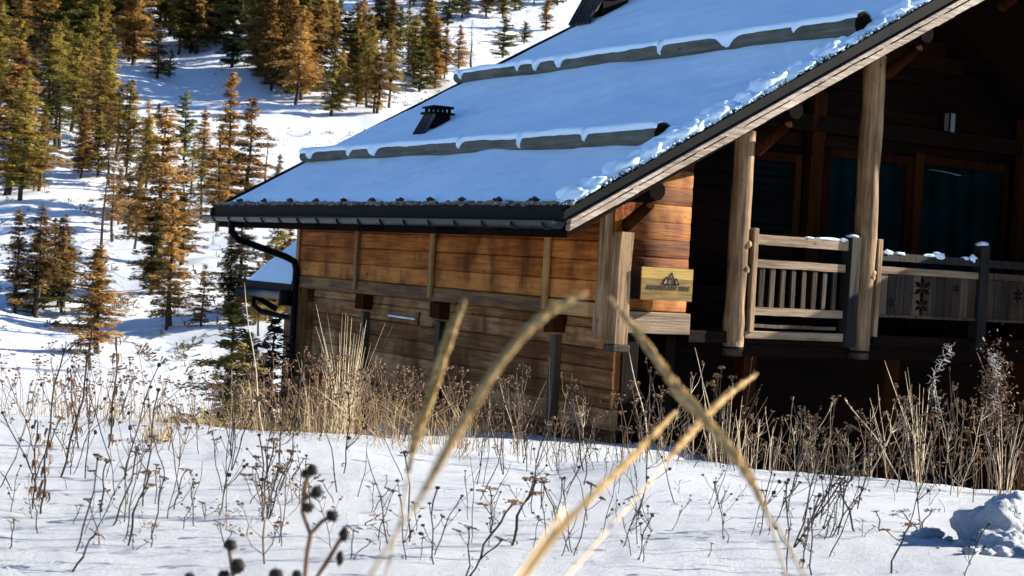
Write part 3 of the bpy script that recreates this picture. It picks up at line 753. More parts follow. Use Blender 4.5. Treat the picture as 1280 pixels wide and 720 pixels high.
# lantern
ln = empty('lantern', hw(7.3, 2.0, 2.24), RZ); tag(ln, 'small pale glass lantern on the dark wall above the balcony door', 'lantern')
mb = MB(); mb.box(-.055, .055, -.055, .055, .03, .30, .5, .0); mb.build('lantern_glass', 'lampglass', ln)
mb = MB()
for a in (-.06, .06):
    for b in (-.06, .06): mb.box(a-.009, a+.009, b-.009, b+.009, .0, .33, .5)
mb.box(-.075, .075, -.075, .075, .0, .028, .5); mb.box(-.075, .075, -.075, .075, .305, .33, .5); mb.tube([(0, 0, .33), (0, 0, .37), (0, .05, .42), (0, .12, .42)], .014, 5)
mb.build('lantern_frame', 'metal', ln)
# snow on rails and posts
mb = MB()
for x, sx, h in ((3.2, .22, .02), (3.45, .08, .025), (2.9, .08, .012)): mb.blob((x, -.095, .515), (sx, .04, h), .5, x, .4, 14, 8)
for x, sx, h in ((4.22, .10, .05), (4.42, .10, .03), (5.10, .16, .075), (4.93, .14, .03), (5.72, .09, .07), (5.58, .1, .03)): mb.blob((x, -.095, .40), (sx*.8, .04, h*.75), .5, x, .4, 22, 14, 1.6)
mb.blob((5.9, -.08, .60), (.085, .085, .035), .5, 3, .6, 12, 8)
mb.blob((3.62, -.08, .575), (.08, .08, .02), .5, 3, .6, 12, 8)
o = mb.build('rail_snow', 'rsnow', None, OFF); o.location = (K.x, K.y, -HZ); o.rotation_euler = (0, 0, RZ)
tag(o, 'leftover snow lumps on the balcony handrail', 'snow', None, 'stuff')
# unseen sun blocker added at right, shaped to shade the lower balcony
sh = empty('sun_blocker', (K.x, K.y, -HZ), RZ); tag(sh, 'added unseen sun blocker beyond the right hand end of the chalet', 'sun blocker')
zs = lambda X: .63+.75*(X-7.23)
mb = MB(); xr_ = 9.0; zs2 = lambda X: zs(X) if X <= xr_ else 2*zs(xr_)-zs(X)
for a, b in ((7.3, xr_), (xr_, 10.7)):
    mb.hexa([(a, -3.6, -3.2), (b, -3.6, -3.2), (b, -.85, -3.2), (a, -.85, -3.2), (a, -3.6, zs2(a)-.02), (b, -3.6, zs2(b)-.02), (b, -.85, zs2(b)-.02), (a, -.85, zs2(a)-.02)], .3)
mb.build('wall', 'grey', sh, OFF); mb = MB()
for a, b in ((6.9, xr_), (xr_, 11.1)):
    mb.hexa([(a, -3.8, zs2(a)), (b, -3.8, zs2(b)), (b, -.75, zs2(b)), (a, -.75, zs2(a)), (a, -3.8, zs2(a)+.12), (b, -3.8, zs2(b)+.12), (b, -.75, zs2(b)+.12), (a, -.75, zs2(a)+.12)], .3)
mb.build('roof', 'metal', sh, OFF)

# ------------------------------------------------------------------ trees
def conifer(seed, kind, dens=1.0):
    """unit tree 10 m tall; kind: larch, pine, sparse"""
    rnd = random.Random(seed); H_ = 10.0
    tr = MB(); lean = (rnd.uniform(-.2, .2), rnd.uniform(-.2, .2))
    c = lambda t: Vector((lean[0]*math.sin(t*2.4)+.06*math.sin(t*9+seed), lean[1]*math.sin(t*2)+.05*math.cos(t*8+seed), t*H_))
    tr.tube([c(i/9) for i in range(10)], [.16*(1-.93*i/9) for i in range(10)], 7, .4)
    cr = MB()
    low = {'larch': .10, 'pine': .07, 'sparse': .10, 'tall': .30}[kind]
    lev = {'larch': 30, 'pine': 26, 'sparse': 22, 'tall': 24}[kind]
    wid = {'larch': 1.95, 'pine': 2.2, 'sparse': 1.9, 'tall': 2.0}[kind]
    for i in range(lev):
        t = low+(1-low)*(i+rnd.uniform(-.3, .3))/lev; t = min(max(t, low), .99)
        u = (t-low)/(1-low)
        shape = (1-u)**.80*(.6+.4*min(1, u*5)) if kind != 'pine' else ((1-u)**.6)*(.6+.4*min(1, u*4))
        L = wid*shape*(.92+1.0*mn.noise(Vector((seed*1.1, i*.38, 0))))+.12
        for b in range(5 if kind != 'larch' else 6):
            a = rnd.uniform(0, 2*math.pi); l = L*rnd.uniform(.40, 1.30)
            if rnd.random() < .16: continue
            droop = {'larch': .12, 'pine': .05, 'sparse': .30, 'tall': .2}[kind]
            rise = .25 if kind in ('larch', 'pine') else .05
            d = Vector((math.cos(a), math.sin(a), 0)); s_ = Vector((-d.y, d.x, 0)); o_ = c(t)
            q = lambda k: o_+d*l*k+Vector((0, 0, rise*l*k*(1-u)*.6-droop*l*k*k*1.6+u*l*k*.35))
            tr.tube([q(0), q(.5), q(1)], [.028*(1-.6*u), .016, .005], 3, .5, False)
            m_ = max(2, int(l*(7.5 if kind != 'sparse' else 5)*dens))
            bt = rnd.uniform(.15, .85)
            for k in range(m_):
                kk = .12+.9*(k+rnd.random())/m_; w_ = (.30 if kind == 'larch' else .26)*l*(1.05-kk)*1.3+.06
                for e in range({'larch': 6, 'pine': 6, 'tall': 5, 'sparse': 3}[kind]):
                    pos = q(kk)+s_*rnd.uniform(-w_, w_)+Vector((0, 0, rnd.uniform(-.16, .12)))
                    sz = rnd.uniform(.08, .19)*{'larch': 1.0, 'pine': 1.2, 'tall': .85, 'sparse': .6}[kind]
                    e1 = (d*rnd.uniform(.4, 1)+s_*rnd.uniform(-.9, .9)+Vector((0, 0, rnd.uniform(-.5, .3)))).normalized()
                    e2 = e1.cross(Vector((rnd.uniform(-.4, .4), rnd.uniform(-.4, .4), 1))).normalized()
                    wq = .55 if kind != 'sparse' else .3
                    cr.tri(pos-e1*sz*.6+e2*sz*wq, pos-e1*sz*.6-e2*sz*wq, pos+e1*sz*1.3, min(1, max(0, bt+rnd.uniform(-.25, .25))))
    return tr.mesh('trunk', 'bark'), cr.mesh('crown', 'larch')
VAR = {k: [conifer(s+11*j, k, 1.25) for j, s in enumerate(range(n))] for k, n in (('larch', 7), ('pine', 4), ('sparse', 4), ('tall', 5))}
tree_n = [0]
def tree(px, by, ty, kind, mat, label, group=None, dist=None, wide=1.0):
    if dist is None: g = ground_hit(px, by, 14)
    else:
        r = ray(px, by); g = r*(dist/r.y); g.z = ter(g.x, g.y)
    h = (by-ty)/F_PX*g.y
    if dist is not None:
        h = (P(px, ty, dist).z-g.z)
    rnd = random.Random(tree_n[0]*7+3); tree_n[0] += 1
    tm, cm = rnd.choice(VAR[kind])
    nm = 'pine_tree' if mat == 'pine' else 'larch_tree'
    e = empty(nm, (g.x, g.y, g.z-.1), rnd.uniform(0, 6.28)); s_ = (h+.1)/10.0*1.06
    wide *= rnd.uniform(1.15, 1.5)
    e.scale = (s_*wide, s_*wide, s_)
    t_ = bpy.data.objects.new('trunk', tm); C.objects.link(t_); t_.parent = e
    c_ = bpy.data.objects.new('crown', cm); C.objects.link(c_); c_.parent = e
    c_.material_slots[0].link = 'OBJECT'; c_.material_slots[0].material = M[mat]
    tag(e, label, 'tree', group); return e
ORD = 'first second third fourth fifth sixth seventh eighth ninth tenth eleventh twelfth thirteenth fourteenth fifteenth sixteenth seventeenth eighteenth nineteenth twentieth'.split()
ORD += ['twenty-'+o for o in ORD[:9]]+['thirtieth']+['thirty-'+o for o in ORD[:9]]+['fortieth']+['forty-'+o for o in ORD[:9]]
def relabel(items, where, nrows, rows):
    """items: (object, kind words, px, base px); label each by its row and its order from the left among its like"""
    bs = sorted(i[3] for i in items); cuts = [bs[len(bs)*k//nrows] for k in range(1, nrows)]
    cells = {}
    for it in items: cells.setdefault((it[1], sum(it[3] >= c for c in cuts)), []).append(it)
    for (nm, rw), l in cells.items():
        l.sort(key=lambda i: i[2])
        for k, it in enumerate(l):
            o_ = 'only' if len(l) == 1 else 'leftmost' if k == 0 else 'rightmost' if k == len(l)-1 else ORD[k]
            it[0]['label'] = ('%s %s from the left, %s %s' % (o_, nm, rows[rw], where)) if o_ not in ('only', 'leftmost', 'rightmost') else '%s %s, %s %s' % (o_, nm, rows[rw], where)
T = [  # px, base, top, shape, colour, label, width
 (18, 392, 268, 'larch', 'larchb', 'dark brown larch at the left edge of the lower row above the meadow', 1.0),
 (46, 398, 262, 'tall', 'larchb', 'slender brown larch with bare lower trunk second in the lower left row', 1.2),
 (72, 384, 276, 'larch', 'pine', 'short dark conifer between brown larches in the lower left row', 1.1),
 (118, 418, 222, 'sparse', 'larchb', 'tall dark thin-branched larch rising behind the bright orange one at lower left', 1.0),
 (122, 442, 312, 'larch', 'larch', 'bright orange bushy larch in front of the lower left row', 1.15),
 (112, 462, 395, 'sparse', 'sparse', 'small sparse young larch on the meadow in front of the bright orange one', 1.6),
 (140, 302, 212, 'tall', 'larchb', 'brown larch with open crown and bare trunk on the snow slope at left', 1.1),
 (171, 292, 215, 'larch', 'olive', 'golden olive larch left of the tallest orange larch', 1.0),
 (196, 360, 145, 'larch', 'larch', 'tallest orange larch in the middle of the left slope', .95),
 (228, 330, 205, 'larch', 'larchb', 'brown larch on the right flank of the tallest orange larch', 1.0),
 (189, 368, 270, 'larch', 'pine', 'dark green conifer at the left foot of the tallest orange larch', 1.1),
 (212, 408, 248, 'larch', 'larch', 'slim orange larch standing in front of the tallest one', .85),
 (207, 412, 352, 'sparse', 'larchb', 'low bare twiggy larch at the foot of the slim orange one', 1.4),
 (230, 200, 118, 'pine', 'pine', 'isolated dark green pine in the blue shaded clearing', 1.0),
 (197, 98, 33, 'larch', 'larchb', 'isolated rusty larch on the blue snow at the top of the clearing', 1.1),
 (212, 96, 62, 'pine', 'pine', 'small dark pine touching the isolated rusty larch', 1.0),
 (283, 268, 98, 'larch', 'larch', 'tall orange larch left in the trio above the chalet eave corner', .85),
 (305, 272, 128, 'larch', 'larchb', 'brown orange larch right in the trio above the chalet eave corner', .95),
 (272, 290, 160, 'larch', 'larch', 'lower orange larch in front of the trio above the chalet eave corner', 1.0),
 (330, 245, 165, 'sparse', 'sparse', 'pale sparse larch just right of the trio above the eave', 1.0),
 (347, 240, 195, 'larch', 'olive', 'small olive larch peeping over the chalet roof near the eave corner', 1.2),
 (48, 236, 192, 'pine', 'pine', 'small black-green pine on the snow patch at far left', 1.1),
 (266, 96+0, 40, 'larch', 'olive', 'olive larch', 1),
 (75, 186, 98, 'sparse', 'pine', 'green open-crowned pine with two bare trunks at left', 1.5),
 (68, 188, 110, 'tall', 'pine', 'thin green pine beside the open-crowned one at left', 1.4),
 (40, 120, 45, 'tall', 'larchb', 'brown larch over the small snow opening at top left', 1.2),
 (8, 245, 60, 'larch', 'larch', 'big rusty orange larch cut by the left edge of the photo', 1.1),
 (26, 250, 95, 'larch', 'olive', 'big yellow green larch next to the rusty one at the left edge', 1.0),
 (48, 240, 150, 'tall', 'larchb', 'brown twiggy larch in front of the yellow green one at the left edge', 1.3),
 (118, 190, 92, 'tall', 'larchb', 'brown larch with bare trunk in the middle of the left stand', 1.2),
 (102, 128, 28, 'larch', 'olive', 'olive brown larch near the clearing in the top left stand', 1.0),
 (133, 188, 60, 'larch', 'olive', 'tall olive larch at the right rim of the left stand', .8),
 (158, 208, 104, 'larch', 'olive', 'wide olive green larch beside the clearing', 1.15),
 (145, 200, 110, 'tall', 'larchb', 'thin brown larch hidden behind the wide olive one by the clearing', 1.0),
 (184, 228, 150, 'larch', 'larchb', 'dark shaded larch above the tallest orange larch', 1.0),
 (197, 160, 130, 'larch', 'larchb', 'small round rusty larch at the lower rim of the clearing', 1.4),
 (413, 146, 60, 'larch', 'olive', 'olive larch in front of the group right of the clearing', .95),
 (437, 102, 18, 'pine', 'pine', 'dark green pine topping the group above the roof slope', 1.1),
 (460, 122, 40, 'larch', 'olive', 'olive green larch right of the dark pine above the roof', 1.0),
 (445, 135, 72, 'larch', 'larch', 'orange larch low in the group right of the clearing', 1.0),
 (472, 142, 60, 'tall', 'larchb', 'rusty open larch at the right of the group above the roof', 1.1),
 (487, 104, 32, 'tall', 'olive', 'slender olive larch with thin bare trunk right of the group', 1.0),
 (524, 115, 36, 'pine', 'pine', 'large dark green pine left in the cluster above the upper roof log', 1.0),
 (543, 112, 62, 'larch', 'larch', 'orange larch in the cluster above the upper roof log', 1.15),
 (556, 98, 37, 'larch', 'larchb', 'brown larch behind the cluster above the upper roof log', .95),
 (573, 88, 34, 'larch', 'larch', 'golden larch at the right of the cluster above the upper roof log', .95),
 (589, 84, 28, 'sparse', 'pine', 'thin green pine at the right end of the cluster by the roof', 1.1),
 (628, 72, 22, 'pine', 'pine', 'dark green pine left of the roof edge near the top', 1.1),
 (655, 54, 28, 'pine', 'olive', 'low olive pine touching the roof edge near the top', 1.4),
 (682, 40, -4, 'larch', 'larch', 'golden orange larch standing alone beside the chimney', 1.0),
 (424, 24, -2, 'sparse', 'pine', 'small thin green pine alone on the white slope at the top', 1.2),
 (536, 24, -30, 'larch', 'larchb', 'rusty larch at the top edge above the white slope', 1.1),
 (560, 32, -18, 'pine', 'pine', 'black-green rounded pine at the top edge', 1.2),
 (577, 22, -30, 'larch', 'larchb', 'brown larch at the top edge right of the black-green pine', 1.1),
 (608, 20, -36, 'larch', 'larchb', 'dull brown larch at the top edge above the roof vent', 1.1),
 (628, 22, -30, 'larch', 'olive', 'olive larch at the top edge left of the chimney', 1.1),
 (645, 14, -24, 'pine', 'pine', 'dark small pine high at the top edge left of the chimney', 1.1),
 (300, 398, 258, 'larch', 'sparse', 'grey green sparse conifer left of the annex roof', 1.05),
 (338, 400, 275, 'larch', 'olive', 'golden brown larch seen under the chalet eave beside the annex', 1.0),
 (318, 405, 330, 'larch', 'larch', 'orange larch at the foot of the annex', 1.3),
 (354, 395, 270, 'larch', 'larchb', 'brown larch between annex roof and downpipe', 1.0),
 (266, 306, 292, 'sparse', 'sparse', 'tiny seedling conifer on the bright slope', 1.3),
]
for (px, by, ty, sh_, mt_, lb, wd) in T:
    if lb == 'olive larch': continue
    tree(px, by, ty, sh_, mt_, lb, None, None, wd*1.0)
# low scrub and rocks poking out of the far snow
mb = MB(); srnd = random.Random(4)
for k in range(1300):
    px = srnd.uniform(-10, 700); py = srnd.uniform(5, 470) if px < 340 else srnd.uniform(0, 190)
    if mn.noise(Vector((px*.02, py*.03, 5))) < -.02: continue
    g = ground_hit(px, py, 30)
    if g.y < 32 or (px > 350 and g.y < 60): continue
    sz = srnd.uniform(.10, .32)*(1+g.y/300)
    for q in range(14):
        v = Vector((srnd.gauss(0, 1), srnd.gauss(0, 1), abs(srnd.gauss(0, .6))))*sz; mb.tri(g+v*.25, g+v+Vector((.05, 0, .02))*sz*3, g+v+Vector((-.03, .02, .06))*sz*3, srnd.random())
o = mb.build('hillside_scrub', 'sparse'); tag(o, 'sprinkled twiggy scrub poking out of the snow across the hillside', 'scrub', None, 'stuff')
# near young conifers just beyond the crest
tree(284, 500, 388, 'larch', 'olive', 'grey green young pine with thin layered branches left of the downpipe', None, 17.5, 1.3)
tree(338, 500, 405, 'pine', 'sparse', 'second sparse young pine close to the chalet downpipe', None, 18.5, 1.3)
tree(312, 498, 425, 'larch', 'olive', 'small golden larch bush between the two young pines', None, 19, 1.3)
# stands
random.seed(21)
def stand(n, x0, x1, b0, b1, hpx, label, group, cols=('larch', 'larch', 'olive', 'larchb', 'larch', 'olive', 'pine'), inside=None):
    k = 0; its = []
    while k < n:
        x = random.uniform(x0, x1); b = random.uniform(b0, b1)
        if inside and not inside(x, b): continue
        c = random.choice(cols); sh_ = 'pine' if c == 'pine' else random.choice(('larch', 'larch', 'tall'))
        nm = {'larch': 'orange larch', 'larchb': 'brown larch', 'olive': 'olive larch', 'pine': 'dark green pine'}[c]
        e = tree(x, b, b-hpx*random.uniform(.8, 1.2), sh_, c, nm+' '+label, nm+' '+group); its.append((e, nm, x, b)); k += 1
    relabel(its, group, 3 if n > 12 else 1, ['upper row', 'middle row', 'lower row'] if n > 12 else ['standing'])
stand(52, -10, 168, 16, 84, 105, 'among many in the dense stand at the top left corner', 'in the top left stand')
stand(18, -10, 130, 105, 178, 105, 'in the dense stand along the left edge', 'in the left edge stand', ('larch', 'olive', 'larchb', 'olive'), lambda x, b: not (10 < x < 60 and b < 150) and not (35 < x < 110 and b > 165))
stand(50, 198, 400, 10, 76, 105, 'in the dense stand at the top right of the clearing', 'in the stand above the clearing', ('larch', 'larch', 'olive', 'larchb', 'larch', 'olive', 'pine'))
stand(24, 245, 392, 80, 134, 105, 'along the shaded lower front of the stand right of the clearing', 'at the lower front of the stand', ('larch', 'larch', 'olive', 'larchb', 'larch', 'pine'), lambda x, b: b < 60+.55*(x-225))
stand(14, 470, 720, -6, 8, 50, 'on the skyline of the photo above the white slope', 'above the white slope', ('larchb', 'pine', 'olive'))
stand(7, -10, 115, 372, 396, 95, 'in the shaded lower row at far left', 'in the lower left row', ('larchb', 'pine', 'larchb'))

stand(16, 385, 500, 20, 70, 58, 'x', 'high on the slope behind the roof', ('larch', 'olive', 'larchb', 'pine'), lambda x, b: x < 420 or b > 50)
stand(9, 395, 490, 92, 146, 80, 'x', 'in the group right of the clearing', ('larch', 'olive', 'larch'), lambda x, b: True)
stand(9, 503, 605, 74, 112, 70, 'x', 'in the cluster above the upper roof log', ('larch', 'olive', 'larchb'), lambda x, b: b < 115-.35*(x-503))
stand(10, 20, 190, 190, 240, 75, 'x', 'along the lower rim of the left stand', ('larch', 'larchb', 'olive'), lambda x, b: b > 195+.12*abs(x-80))
stand(8, 130, 340, 225, 330, 70, 'x', 'scattered on the slope left of the eave', ('larch', 'larchb', 'olive'), lambda x, b: x < 180 or 220 < x < 262)
stand(7, 250, 372, 380, 425, 85, 'x', 'beyond the crest near the annex', ('larch', 'larchb', 'olive', 'pine'))
# ------------------------------------------------------------------ dry plants
def curve_pts(rnd, h, lean, bend, n=6):
    a = rnd.uniform(0, 6.28); b = rnd.uniform(0, 6.28)
    return [Vector((math.cos(a)*lean*t*h+math.cos(b)*bend*h*t*t+.005*math.sin(t*11+a), math.sin(a)*lean*t*h+math.sin(b)*bend*h*t*t, t*h)) for t in [i/(n-1) for i in range(n)]]
def umbel(mb, c, r, rnd):
    for k in range(int(16+r*500)):
        a = rnd.uniform(0, 6.28); q = r*math.sqrt(rnd.random())
        mb.blob(c+Vector((math.cos(a)*q, math.sin(a)*q, rnd.uniform(-.004, .004)-q*q*3)), rnd.uniform(.003, .0055), rnd.random(), k, .5, 5, 3)
def curls(mb, pts, rnd, n):
    for k in range(n):
        i = rnd.randrange(1, len(pts)-1); p = pts[i]; a = rnd.uniform(0, 6.28); d = Vector((math.cos(a), math.sin(a), 0)); s_ = rnd.uniform(.008, .02)
        mb.tube([p, p+d*s_+Vector((0, 0, s_*.3)), p+d*s_*1.4+Vector((0, 0, -s_*.8)), p+d*s_*.8+Vector((0, 0, -s_*1.3))], [.0018, .002, .0016, .001], 3, .4)
def proto_yarrow(seed, dark):
    rnd = random.Random(seed); r = empty('yarrow_plant'); st = MB(); heads = []; h = .5
    for k in range(rnd.choice((1, 1, 2))):
        pts = curve_pts(rnd, h*rnd.uniform(.8, 1.0), .10, .10, 7)
        st.tube(pts, [.0035]*4+[.003]*3, 4, .5); curls(st, pts, rnd, 4)
        hd = MB(); c = pts[-1]; rr = rnd.uniform(.020, .040)
        for q in range(7):
            a = rnd.uniform(0, 6.28); z = rr*rnd.uniform(.2, .9); e = c+Vector((math.cos(a)*z, math.sin(a)*z, .006))
            st.tube([pts[-2]*.3+pts[-1]*.7, e], .0014, 3, .5, False)
        umbel(hd, c+Vector((0, 0, .008)), rr, rnd); heads.append(hd)
        if rnd.random() < .6:
            b0 = pts[4]; a = rnd.uniform(0, 6.28); e = b0+Vector((math.cos(a)*.05, math.sin(a)*.05, .10)); st.tube([b0, (b0+e)/2+Vector((0, 0, -.01)), e], .002, 3, .5)
            hd = MB(); umbel(hd, e, rr*.55, rnd); heads.append(hd)
    return reg(r, [st.build('stem', 'stem', r)]+[h_.build('seed_head', 'yarrowd' if dark else 'yarrow', r) for h_ in heads])
def proto_balls(seed):
    rnd = random.Random(seed); r = empty('knapweed_plant'); st = MB(); hs = []; pts = curve_pts(rnd, .5, .12, .12, 7)
    st.tube(pts, [.003]*7, 4, .5); curls(st, pts, rnd, 3); b_ = MB(); b_.blob(pts[-1], .009, .5, seed, .5, 7, 5); hs.append(b_)
    for k in range(rnd.randint(3, 6)):
        i = rnd.randint(2, 5); a = rnd.uniform(0, 6.28); l = rnd.uniform(.05, .16); e = pts[i]+Vector((math.cos(a)*l*.7, math.sin(a)*l*.7, l))
        st.tube([pts[i], pts[i]*.5+e*.5+Vector((0, 0, -.012)), e], [.0022, .0018, .0015], 3, .5); b_ = MB(); b_.blob(e, rnd.uniform(.006, .010), rnd.random(), k, .6, 7, 5); hs.append(b_)
    return reg(r, [st.build('stem', 'stem', r), *[b_.build('seed_ball', 'ball', r) for b_ in hs]])
def proto_stalk(seed, mat, tuft=False):
    rnd = random.Random(seed); r = empty('dry_stalk'); st = MB(); parts = []
    pts = curve_pts(rnd, .6, .10, .16, 8); st.tube(pts, [.0032, .003, .003, .0028, .0026, .0022, .0022, .0012], 4, .5)
    if rnd.random() < .5:
        a = rnd.uniform(0, 6.28); st.tube([pts[3], pts[3]+Vector((math.cos(a)*.03, math.sin(a)*.03, .09)), pts[3]+Vector((math.cos(a)*.07, math.sin(a)*.07, .17))], [.002, .0018, .001], 3, .5)
    parts.append(st.build('stem', mat, r))
    if tuft:
        hd = MB()
        for k in range(26):
            t = rnd.uniform(0, 1); p = pts[6]*(1-t)+pts[7]*t; a = rnd.uniform(0, 6.28); hd.tube([p, p+Vector((math.cos(a)*.007, math.sin(a)*.007, .012))], [.002, .0006], 3, rnd.random())
        parts.append(hd.build('seed_spike', mat, r))
    return reg(r, parts)
def proto_branchy(seed, mat='stemmid'):
    rnd = random.Random(seed); r = empty('branching_dry_plant'); st = MB(); fl = MB(); pts = curve_pts(rnd, .5, .10, .1, 7); st.tube(pts, [.0035, .003, .003, .0026, .0024, .002, .0015], 4, .5)
    for k in range(10):
        i = rnd.randint(1, 5); a = rnd.uniform(0, 6.28); l = rnd.uniform(.08, .2); d = Vector((math.cos(a), math.sin(a), 0))
        e = pts[i]+d*l*.55+Vector((0, 0, l*.9)); st.tube([pts[i], pts[i]+d*l*.35+Vector((0, 0, l*.35)), e], [.0022, .0018, .001], 3, .5)
        for q in range(3):
            f = e+Vector((rnd.uniform(-.02, .02), rnd.uniform(-.02, .02), rnd.uniform(-.01, .02))); st.tube([e-Vector((0, 0, .015)), f], .001, 3, .5, False); fl.blob(f, (rnd.uniform(.004, .007),)*3, rnd.random(), q, .6, 6, 4)
    return reg(r, [st.build('stem', mat, r), fl.build('panicle', 'leafdry', r)])
def proto_leafy(seed):
    rnd = random.Random(seed); r = empty('withered_leafy_plant'); st = MB(); lf = MB(); pts = curve_pts(rnd, .5, .08, .06, 8); st.tube(pts, [.004]*5+[.003]*3, 4, .5)
    for k in range(26):
        i = rnd.randint(1, 7); a = rnd.uniform(0, 6.28); d = Vector((math.cos(a), math.sin(a), 0)); s_ = Vector((-d.y, d.x, 0)); l = rnd.uniform(.015, .05); p = pts[i]
        q = [p, p+d*l*.5+Vector((0, 0, .01)), p+d*l*.7+Vector((0, 0, -l*.6)), p+d*l*.5+Vector((0, 0, -l*1.2))]; w_ = [.001, .005, .004, .0008]
        for m_ in range(3):
            n = len(lf.v); lf.v += [tuple(q[m_]-s_*w_[m_]), tuple(q[m_]+s_*w_[m_]), tuple(q[m_+1]+s_*w_[m_+1]), tuple(q[m_+1]-s_*w_[m_+1])]; lf.face([n, n+1, n+2, n+3], rnd.random())
    return reg(r, [st.build('stem', 'stem', r), lf.build('leaves', 'leafdry', r)])
PR = {'yarrow': [proto_yarrow(i, False) for i in range(5)], 'yarrowd': [proto_yarrow(20+i, True) for i in range(4)], 'balls': [proto_balls(40+i) for i in range(5)],
      'stalk': [proto_stalk(60+i, 'straw', i % 2 == 0) for i in range(6)], 'dstalk': [proto_stalk(70+i, 'stem', False) for i in range(4)], 'branchy': [proto_branchy(80+i) for i in range(5)],
      'pbranchy': [proto_branchy(90+i, 'straw') for i in range(4)], 'leafy': [proto_leafy(100+i) for i in range(4)]}
USED = set()
BASE_H = {'yarrow': .48, 'yarrowd': .48, 'balls': .5, 'stalk': .6, 'dstalk': .6, 'branchy': .6, 'pbranchy': .6, 'leafy': .5}
prnd = random.Random(77)
def plant(kind, g, h, label, group=None, lean=None, thick=1.0, rz=None):
    p = prnd.choice(PR[kind]); k = h/BASE_H[kind]
    if p.name not in USED: USED.add(p.name); o = p
    else: o = copy_tree(p)
    o.location = (g.x, g.y, g.z-.02); t = min(.95, max(.45, k**.7))*thick*prnd.uniform(.85, 1.25)
    o.scale = (t, t, k)
    o.rotation_euler = (prnd.uniform(-.12, .12), (lean if lean is not None else prnd.gauss(.04, .22)), prnd.uniform(-.5, .5) if rz is None else rz)
    tag(o, label, 'dry plant', group); return o
def at_px(kind, px, base, top, label, group=None, **k):
    g = ground_hit(px, base, 2.2); h = (base-top)/F_PX*g.y
    return plant(kind, g, h, label, group, **k)
def at_d(kind, px, top, d, label, group=None, **k):
    g = P(px, 500, d); g.z = ter(g.x, g.y); h = P(px, top, d).z-g.z
    if h > .05: return plant(kind, g, h, label, group, **k)
# single plants one can pick out in the foreground
for (kd, px, b, t, lb, ln_) in (
 ('yarrow', 88, 716, 640, 'yarrow with broad orange-brown head near the bottom left, leaning right', .55),
 ('yarrow', 4, 700, 684, 'yarrow with orange head cut by the left edge near the bottom', 0),
 ('yarrow', 160, 682, 573, 'yarrow with ragged rust head in a group left of centre', 0),
 ('yarrow', 172, 600, 552, 'small yarrow with a bright tan head near the left crest', .1),
 ('yarrowd', 128, 640, 568, 'dark-headed yarrow beside the rust headed one', .1),
 ('yarrow', 218, 636, 572, 'flat headed brown yarrow left of the blurred seed balls', .1),
 ('yarrow', 362, 600, 564, 'small orange-headed yarrow on the snow above the blurred seed balls', 0),
 ('yarrow', 452, 655, 632, 'tiny orange yarrow between dark stems at left centre', 0),
 ('yarrow', 612, 665, 592, 'yarrow with bright orange head at the centre of the snow', .05),
 ('yarrow', 640, 682, 577, 'flat topped olive-tan yarrow right of the bright orange one', .06),
 ('yarrow', 596, 700, 610, 'curled-leaf yarrow with double dull heads at centre', .10),
 ('yarrow', 700, 655, 596, 'yarrow with tan head on the snow right of centre', -.1),
 ('yarrowd', 582, 720, 650, 'short dark yarrow leaning at the bottom centre', .3),
 ('yarrow', 1112, 716, 645, 'brown headed yarrow standing alone near the snow lump', -.1),
 ('yarrowd', 1072, 665, 592, 'thin yarrow with a small flat head on the right snow', -.2),
 ('yarrowd', 1098, 664, 632, 'short dark headed yarrow in the right trio', -.1),
 ('yarrowd', 1150, 664, 626, 'short dark headed yarrow right in the right trio', -.15),
 ('balls', 800, 700, 630, 'straight thin black stem standing alone right of centre', 0),
 ('balls', 1016, 718, 606, 'straight dark stem with one button head at bottom right', 0),
 ('balls', 984, 716, 596, 'tall branching dark knapweed leaning right near the bottom', .25),
 ('balls', 965, 660, 586, 'dark knapweed with several button heads right of the grass stalks', .3),
 ('balls', 545, 706, 600, 'thin dark stem group at the centre bottom', 0),
 ('branchy', 330, 705, 560, 'tall branching brown stem left of the blurred seed balls', .05),
 ('leafy', 135, 560, 418, 'tall withered plant with hanging curled leaves at left crest', .0),
 ('leafy', 100, 560, 455, 'withered curled plant left of the tallest one on the crest', -.1),
 ('leafy', 42, 636, 520, 'thick withered stalk bundle with rusty top at far left', .08),
 ('leafy', 52, 642, 528, 'second stalk of the rusty topped bundle at far left', .1),
 ('leafy', 1000, 712, 640, 'curled dark leaf stalk near the bottom right', .1),
 ('balls', 1205, 722, 640, 'reddish dark twig in front of the snow lump', .35),
):
    at_px(kd, px, b, t, lb, None, lean=ln_, thick=1.8 if kd.startswith('yarrow') else 1.25)
